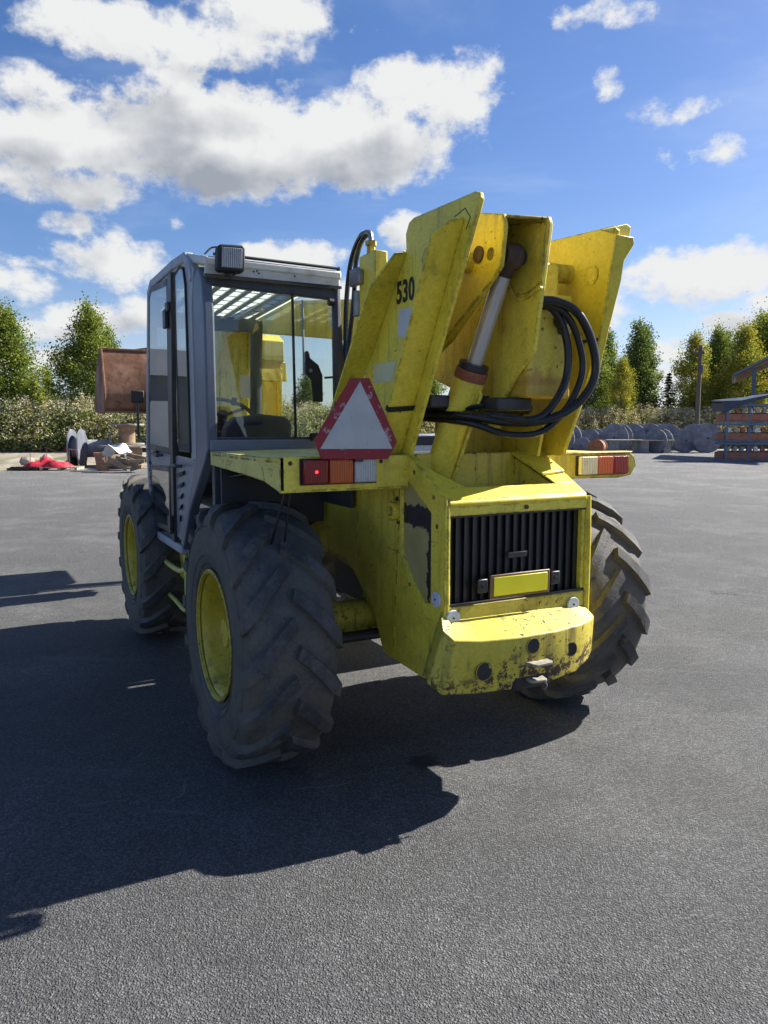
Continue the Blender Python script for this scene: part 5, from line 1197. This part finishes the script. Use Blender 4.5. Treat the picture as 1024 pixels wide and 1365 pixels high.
# ---- things among the left hand reels
tx, ty = at(-24.3, 30.2)
pal = empty('pallet', 'pale wooden pallet under the red tarpaulin at the left edge of the yard', 'pallet', (tx + .35, ty, 0), .1)
for k in range(5): MB().box(-.7, .8, -.5 + k * .22, -.38 + k * .22, .11, .135).build('board', 'wood_pale', pal)
for x in (-.68, 0, .68): MB().box(x, x + .1, -.5, .5, .02, .11).build('block', 'wood_pale', pal)
m = MB(); rg = random.Random(8); nx, ny = 22, 12; vs = []
for i in range(nx):
    for j in range(ny):
        u, v = i / (nx - 1), j / (ny - 1); ed = math.sin(math.pi * u) ** .5 * math.sin(math.pi * v) ** .5
        vs.append((-.95 + 1.75 * u, -.5 + 1.0 * v, .14 + ed * (.28 + .15 * math.sin(u * 11) * math.cos(v * 5) + rg.uniform(-.04, .04))))
m.add(vs, [(i * ny + j, i * ny + j + 1, (i + 1) * ny + j + 1, (i + 1) * ny + j) for i in range(nx - 1) for j in range(ny - 1)])
o = m.build('tarpaulin', 'tarp_red', None); o.location = (tx - .1, ty, 0); tag(o, 'crumpled red tarpaulin heaped on the pallet at the left edge of the yard', 'tarpaulin')
m = MB(); m.tube([(-.95, .1, 0), (-.94, .1, .8), (-.36, .3, .9), (-.35, .3, 0)], .014, 6); m.tube([(-.35, .3, .9), (.2, .2, .70), (.75, -.1, .86), (.76, -.1, 0)], .014, 6); m.tube([(.75, -.1, .86), (.95, .25, .8), (.96, .25, 0)], .014, 6)
o = m.build('iron_rods', 'rusty_steel', None); o.location = (tx, ty, 0); tag(o, 'thin rusty iron rods standing round the red tarpaulin', 'rods')
m = MB(); [m.obox((-1.15 + .1 * k, -.45 + .1 * (k % 3), .06 + .05 * (k % 2)), (1, .3 * math.sin(k), 0), (-.3 * math.sin(k), 1, 0), (0, 0, 1), .45, .12, .045) for k in range(6)]
o = m.build('scrap_heap', 'black_rubber', None); o.location = (tx, ty, 0); tag(o, 'flat heap of black rubber scrap beside the red tarpaulin', 'scrap')
def rock(loc, s, label, seed):
    bm = bmesh.new(); bmesh.ops.create_icosphere(bm, subdivisions=2, radius=1); rr = random.Random(seed)
    for v in bm.verts: v.co = Vector((v.co.x * s[0], v.co.y * s[1], v.co.z * s[2])) * rr.uniform(.78, 1.12)
    me = bpy.data.meshes.new('stone'); bm.to_mesh(me); bm.free(); me.materials.append(M['stone']); o = bpy.data.objects.new('stone', me); C.objects.link(o); o.location = loc
    tag(o, label, 'stone', 'stones at the foot of the weed bank'); return o
for (b, d, s, lab, sd_) in ((-24.7, 34.6, (.3, .3, .34), 'round grey boulder among the weeds above the red tarpaulin', 1), (-25.9, 34.4, (.38, .25, .26), 'slab shaped pale stone lying left of the round boulder', 2), (-23.9, 34.3, (.26, .22, .16), 'low flat stone right of the round boulder', 3), (-23.0, 34.0, (.3, .3, .2), 'small brown stone beside the first grey cable reel', 4), (-22.6, 35.0, (.30, .28, .26), 'rough brown stone behind the small stone near the reels', 5)):
    x, y = at(b, d); rock((x, y, s[2] * .5), s, lab, sd_)
x, y = at(-20.95, 29.6); m = MB(); m.lathe([(0, .001), (0, .22), (.62, .31), (.66, .34), (.73, .34), (.73, .29), (.1, .20), (.1, .001)], (x, y, 0), (0, 0, 1), 24); tag(m.build('planter_tub', 'pot_orange', None), 'tall terracotta coloured tub between the cable reels', 'tub')
x, y = at(-19.4, 28.6); m = MB(); rr = random.Random(4)
for k in range(9): m.obox((x + rr.uniform(-.5, .6), y + rr.uniform(-.3, .4), .15 + rr.random() * .5), (1, rr.uniform(-.6, .6), rr.uniform(-.5, .5)), (rr.uniform(-.3, .3), 1, 0), (0, .2, 1), rr.uniform(.2, .5), .05, rr.uniform(.05, .12))
tag(m.build('timber_offcuts', 'reel_brown', None), 'tangle of brown timber offcuts in front of the upright wooden reels', 'timber')
m = MB(); vs = []; rr = random.Random(14); x, y = at(-19.9, 28.9)
for i in range(8):
    for j in range(8):
        vs.append((x - .5 + i * .14, y - .4 + j * .11, .95 + .25 * math.sin(i * .9) * math.cos(j * .8) + rr.uniform(-.06, .06) - .02 * (i - 4) ** 2))
m.add(vs, [(i * 8 + j, i * 8 + j + 1, (i + 1) * 8 + j + 1, (i + 1) * 8 + j) for i in range(7) for j in range(7)]); tag(m.build('plastic_sheet', 'reflector_white', None), 'crumpled white plastic sheet lying over the small wooden reels', 'plastic sheet')

# ---- right hand: low benches in front of the reels
def bench(loc, l, rz, label):
    e = empty('low_table', label, 'low table', (loc[0], loc[1], 0), rz, 'low tables before the reels')
    MB().box(-l / 2, l / 2, -.55, .55, .82, .90).build('tabletop', 'wood_pale', e)
    for s in (-1, 1): MB().box(s * l * .32 - .25, s * l * .32 + .25, -.35, .35, 0, .82).build('leg', 'reel_orange' if s < 0 and l > 3 else 'reel_pale', e)
bench(at(18.15, 50.6), 2.5, 0, 'low wooden table with thick legs right of the small orange reel'); bench(at(20.15, 50.2), 2.4, .05, 'longer pale low table in front of the large grey reels')

# ---- utility pole
x, y = at(22.95, 57.5)
pole = empty('utility_pole', 'tall brown wooden utility pole behind the cable reels', 'utility pole', (x, y, 0))
MB().tube([(0, 0, 0), (0, 0, 4), (0, 0, 8.0)], .16, 10, rs=[.19, .17, .14]).build('post', 'pole_wood', pole)
MB().box(-.55, .3, -.06, .06, 7.35, 7.5).build('crossarm', 'pole_wood', pole)
for xx in (-.5, .24): MB().lathe([(0, .04), (.06, .07), (.10, .045), (.16, .06), (.2, .001)], (xx, 0, 7.5), (0, 0, 1), 10).build('insulator', 'reel_pale', pole)
MB().cyl((.16, -.1, 5.9), (.16, -.1, 6.5), .10, 10).build('transformer_box', 'reel_grey', pole)

# ---- open shed roof and stacked packs at the right edge
sx, sy = at(24.5, 38.9)
shed = empty('open_shed', 'open sided shed with a sloping metal roof on posts at the right edge', 'shed', (20.2, 43.0, 0), -.43)
MB().slab([(0, 0, 4.66), (0, 7, 4.66), (9, 7, 9.6), (9, 0, 9.6)], (-.45, 0, 1), .14).build('roof', 'roof_metal', shed, .01)
MB().slab([(.05, .1, 4.62), (.05, 6.9, 4.62), (8.9, 6.9, 9.48), (8.9, .1, 9.48)], (-.45, 0, 1), .03).build('soffit', 'reel_brown', shed)
for px_ in (.95, 2.2, 4.6, 7.0): MB().box(px_, px_ + .22, .25, .45, 0, 4.6 + px_ * .545).build('post', 'post_blue', shed)
for k in range(8): MB().slab([(.15, .3 + k * .9, 4.62), (8.8, .3 + k * .9, 9.02), (8.8, .4 + k * .9, 9.02), (.15, .4 + k * .9, 4.62)], (0, 0, 1), .08).build('rafter', 'reel_brown', shed)
# packs
def pack(ix, lv, label):
    e = empty('pallet_pack', label, 'pallet pack', (sx + ix * 2.45, sy, lv * .99), 0, 'stacked packs on pallets at the right edge')
    rr = random.Random(ix * 7 + lv)
    MB().box(0, 2.4, -.6, .6, .10, .45).build('orange_board', 'pack_orange', e, .02)
    MB().box(0, 2.4, -.62, .62, .84, .97).build('beam', 'pack_grey', e, .01)
    MB().box(0, 2.4, -.62, .62, .0, .095).build('pallet_base', 'pack_grey', e, .01)
    for x_ in (0, 1.15, 2.28): MB().box(x_, x_ + .12, -.61, -.5, .1, .8).build('upright', 'pack_grey', e, .005)
    MB().box(.1, 2.3, -.5, .5, .46, .50).build('shelf', 'black_steel', e)
    for k in range(6):
        x_ = .22 + k * .36; MB().obox((x_, -.45, .62), (1, 0, rr.uniform(-.5, .5)), (0, 1, 0), (rr.uniform(-.5, .5), 0, 1), .10, .08, .13).build('wrapped_part', rr.choice(('reflector_white', 'pack_orange', 'reel_pale', 'wood_pale')), e, .01)
names_ = {(0, 0): 'orange and grey pallet pack at the bottom of the left stack', (0, 1): 'orange and grey pallet pack in the middle of the left stack', (0, 2): 'orange and grey pallet pack on top of the left stack under the dark tarpaulin',
          (1, 0): 'orange pallet pack at the bottom of the stack cut by the photo edge', (1, 1): 'orange pallet pack second up at the right photo edge', (1, 2): 'orange pallet pack third up at the right photo edge'}
for k, v in names_.items(): pack(k[0], k[1], v)
m = MB(); bx = sx - .15
m.slab([(bx, sy - .70, 3.05), (bx - .02, sy - .70, 2.55), (bx + .06, sy - .70, 2.50), (bx + .7, sy - .70, 2.78), (bx + 1.5, sy - .70, 3.10), (bx + 2.6, sy - .70, 3.32), (bx + 2.6, sy - .70, 3.50), (bx + 1.6, sy - .70, 3.22), (bx + .8, sy - .70, 3.06)], (0, 1, 0), .05)
m.slab([(bx - .10, sy - .76, 2.95), (bx + .0, sy - .70, 2.52), (bx + .0, sy + .68, 2.6), (bx - .10, sy + .7, 3.0)], (1, 0, 0), .04)
m.slab([(bx - .08, sy - .72, 3.02), (bx + .8, sy - .72, 3.04), (bx + 1.6, sy - .72, 3.20), (bx + 5.0, sy - .72, 3.9), (bx + 5.0, sy + .7, 3.95), (bx + 1.6, sy + .7, 3.26), (bx - .08, sy + .7, 3.1)], (0, 0, 1), .08)
tag(m.build('tarpaulin', 'tarp_dark', None), 'dark blue tarpaulin draped over the top corner of the left pack stack', 'tarpaulin')
# ---- silver car parked far back, seen between tower plate and ram
x, y = at(3.05, 30); car = empty('parked_car', 'silver car glimpsed between the tower plate and the lift ram', 'car', (x, y, 0), .3)
bd = [(-2.1, .35), (-2.15, .75), (-1.9, .95), (-1.2, 1.02), (-.6, 1.45), (.7, 1.48), (1.4, 1.05), (2.05, .9), (2.15, .55), (2.1, .35)]
MB().xz(bd, -.85, .85).build('body', 'silver_paint', car, .1, 4)
MB().xz([(-1.08, 1.03), (-.55, 1.39), (.65, 1.42), (1.25, 1.04)], -.86, .86).build('window', 'black_rubber', car)
for xx in (-1.35, 1.35):
    for yy in (-.80, .80):
        wh = MB().cyl((xx, yy - .1, .32), (xx, yy + .1, .32), .32, 24).build('wheel', 'black_rubber', car, .02); MB().cyl((xx, yy - .11, .32), (xx, yy + .11, .32), .19, 16).build('rim', 'steel', wh)
x, y = at(2.25, 24); o = MB().lathe([(0, .001), (0, .2), (.04, .2), (.05, .13), (.75, .04), (.75, .001)], (x, y, 0), (0, 0, 1), 16).build('traffic_cone', 'lamp_orange', None); tag(o, 'small orange cone seen beside the foot of the tower plate', 'cone')
# ---- yard building behind and left of the camera, seen mirrored in the cab glass
wh_ = empty('warehouse', 'long grey warehouse with white fascia mirrored in the cab side glass', 'warehouse', (-38, 36, 0), .373)
MB().box(-15, 13, 0, 14, 0, 5.0).build('wall', 'wall_blue', wh_)
MB().box(-15.4, 13.4, -.4, 14.4, 5.0, 6.6).build('roof', 'wall_white', wh_)
for k in range(6): MB().box(-13 + k * 4.4, -10.4 + k * 4.4, -.05, 0, 0, 3.4).build('door', 'wall_white', wh_)
# ---- twig on the asphalt near the camera
x, y = (-.62, 1.85)
m = MB(); m.tube([(x, y, .006), (x + .012, y + .03, .008), (x + .018, y + .062, .010)], .004, 6, rs=[.003, .0055, .004]); tag(m.build('twig', 'wood_pale', None), 'short pale twig on the asphalt at the bottom edge', 'twig')
m = MB(); m.obox((-.18, 1.77, .004), (1, .2, 0), (-.2, 1, 0), (0, 0, 1), .02, .006, .002); tag(m.build('wood_chip', 'wood_pale', None), 'tiny pale wood chip on the asphalt near the bottom edge', 'wood chip')
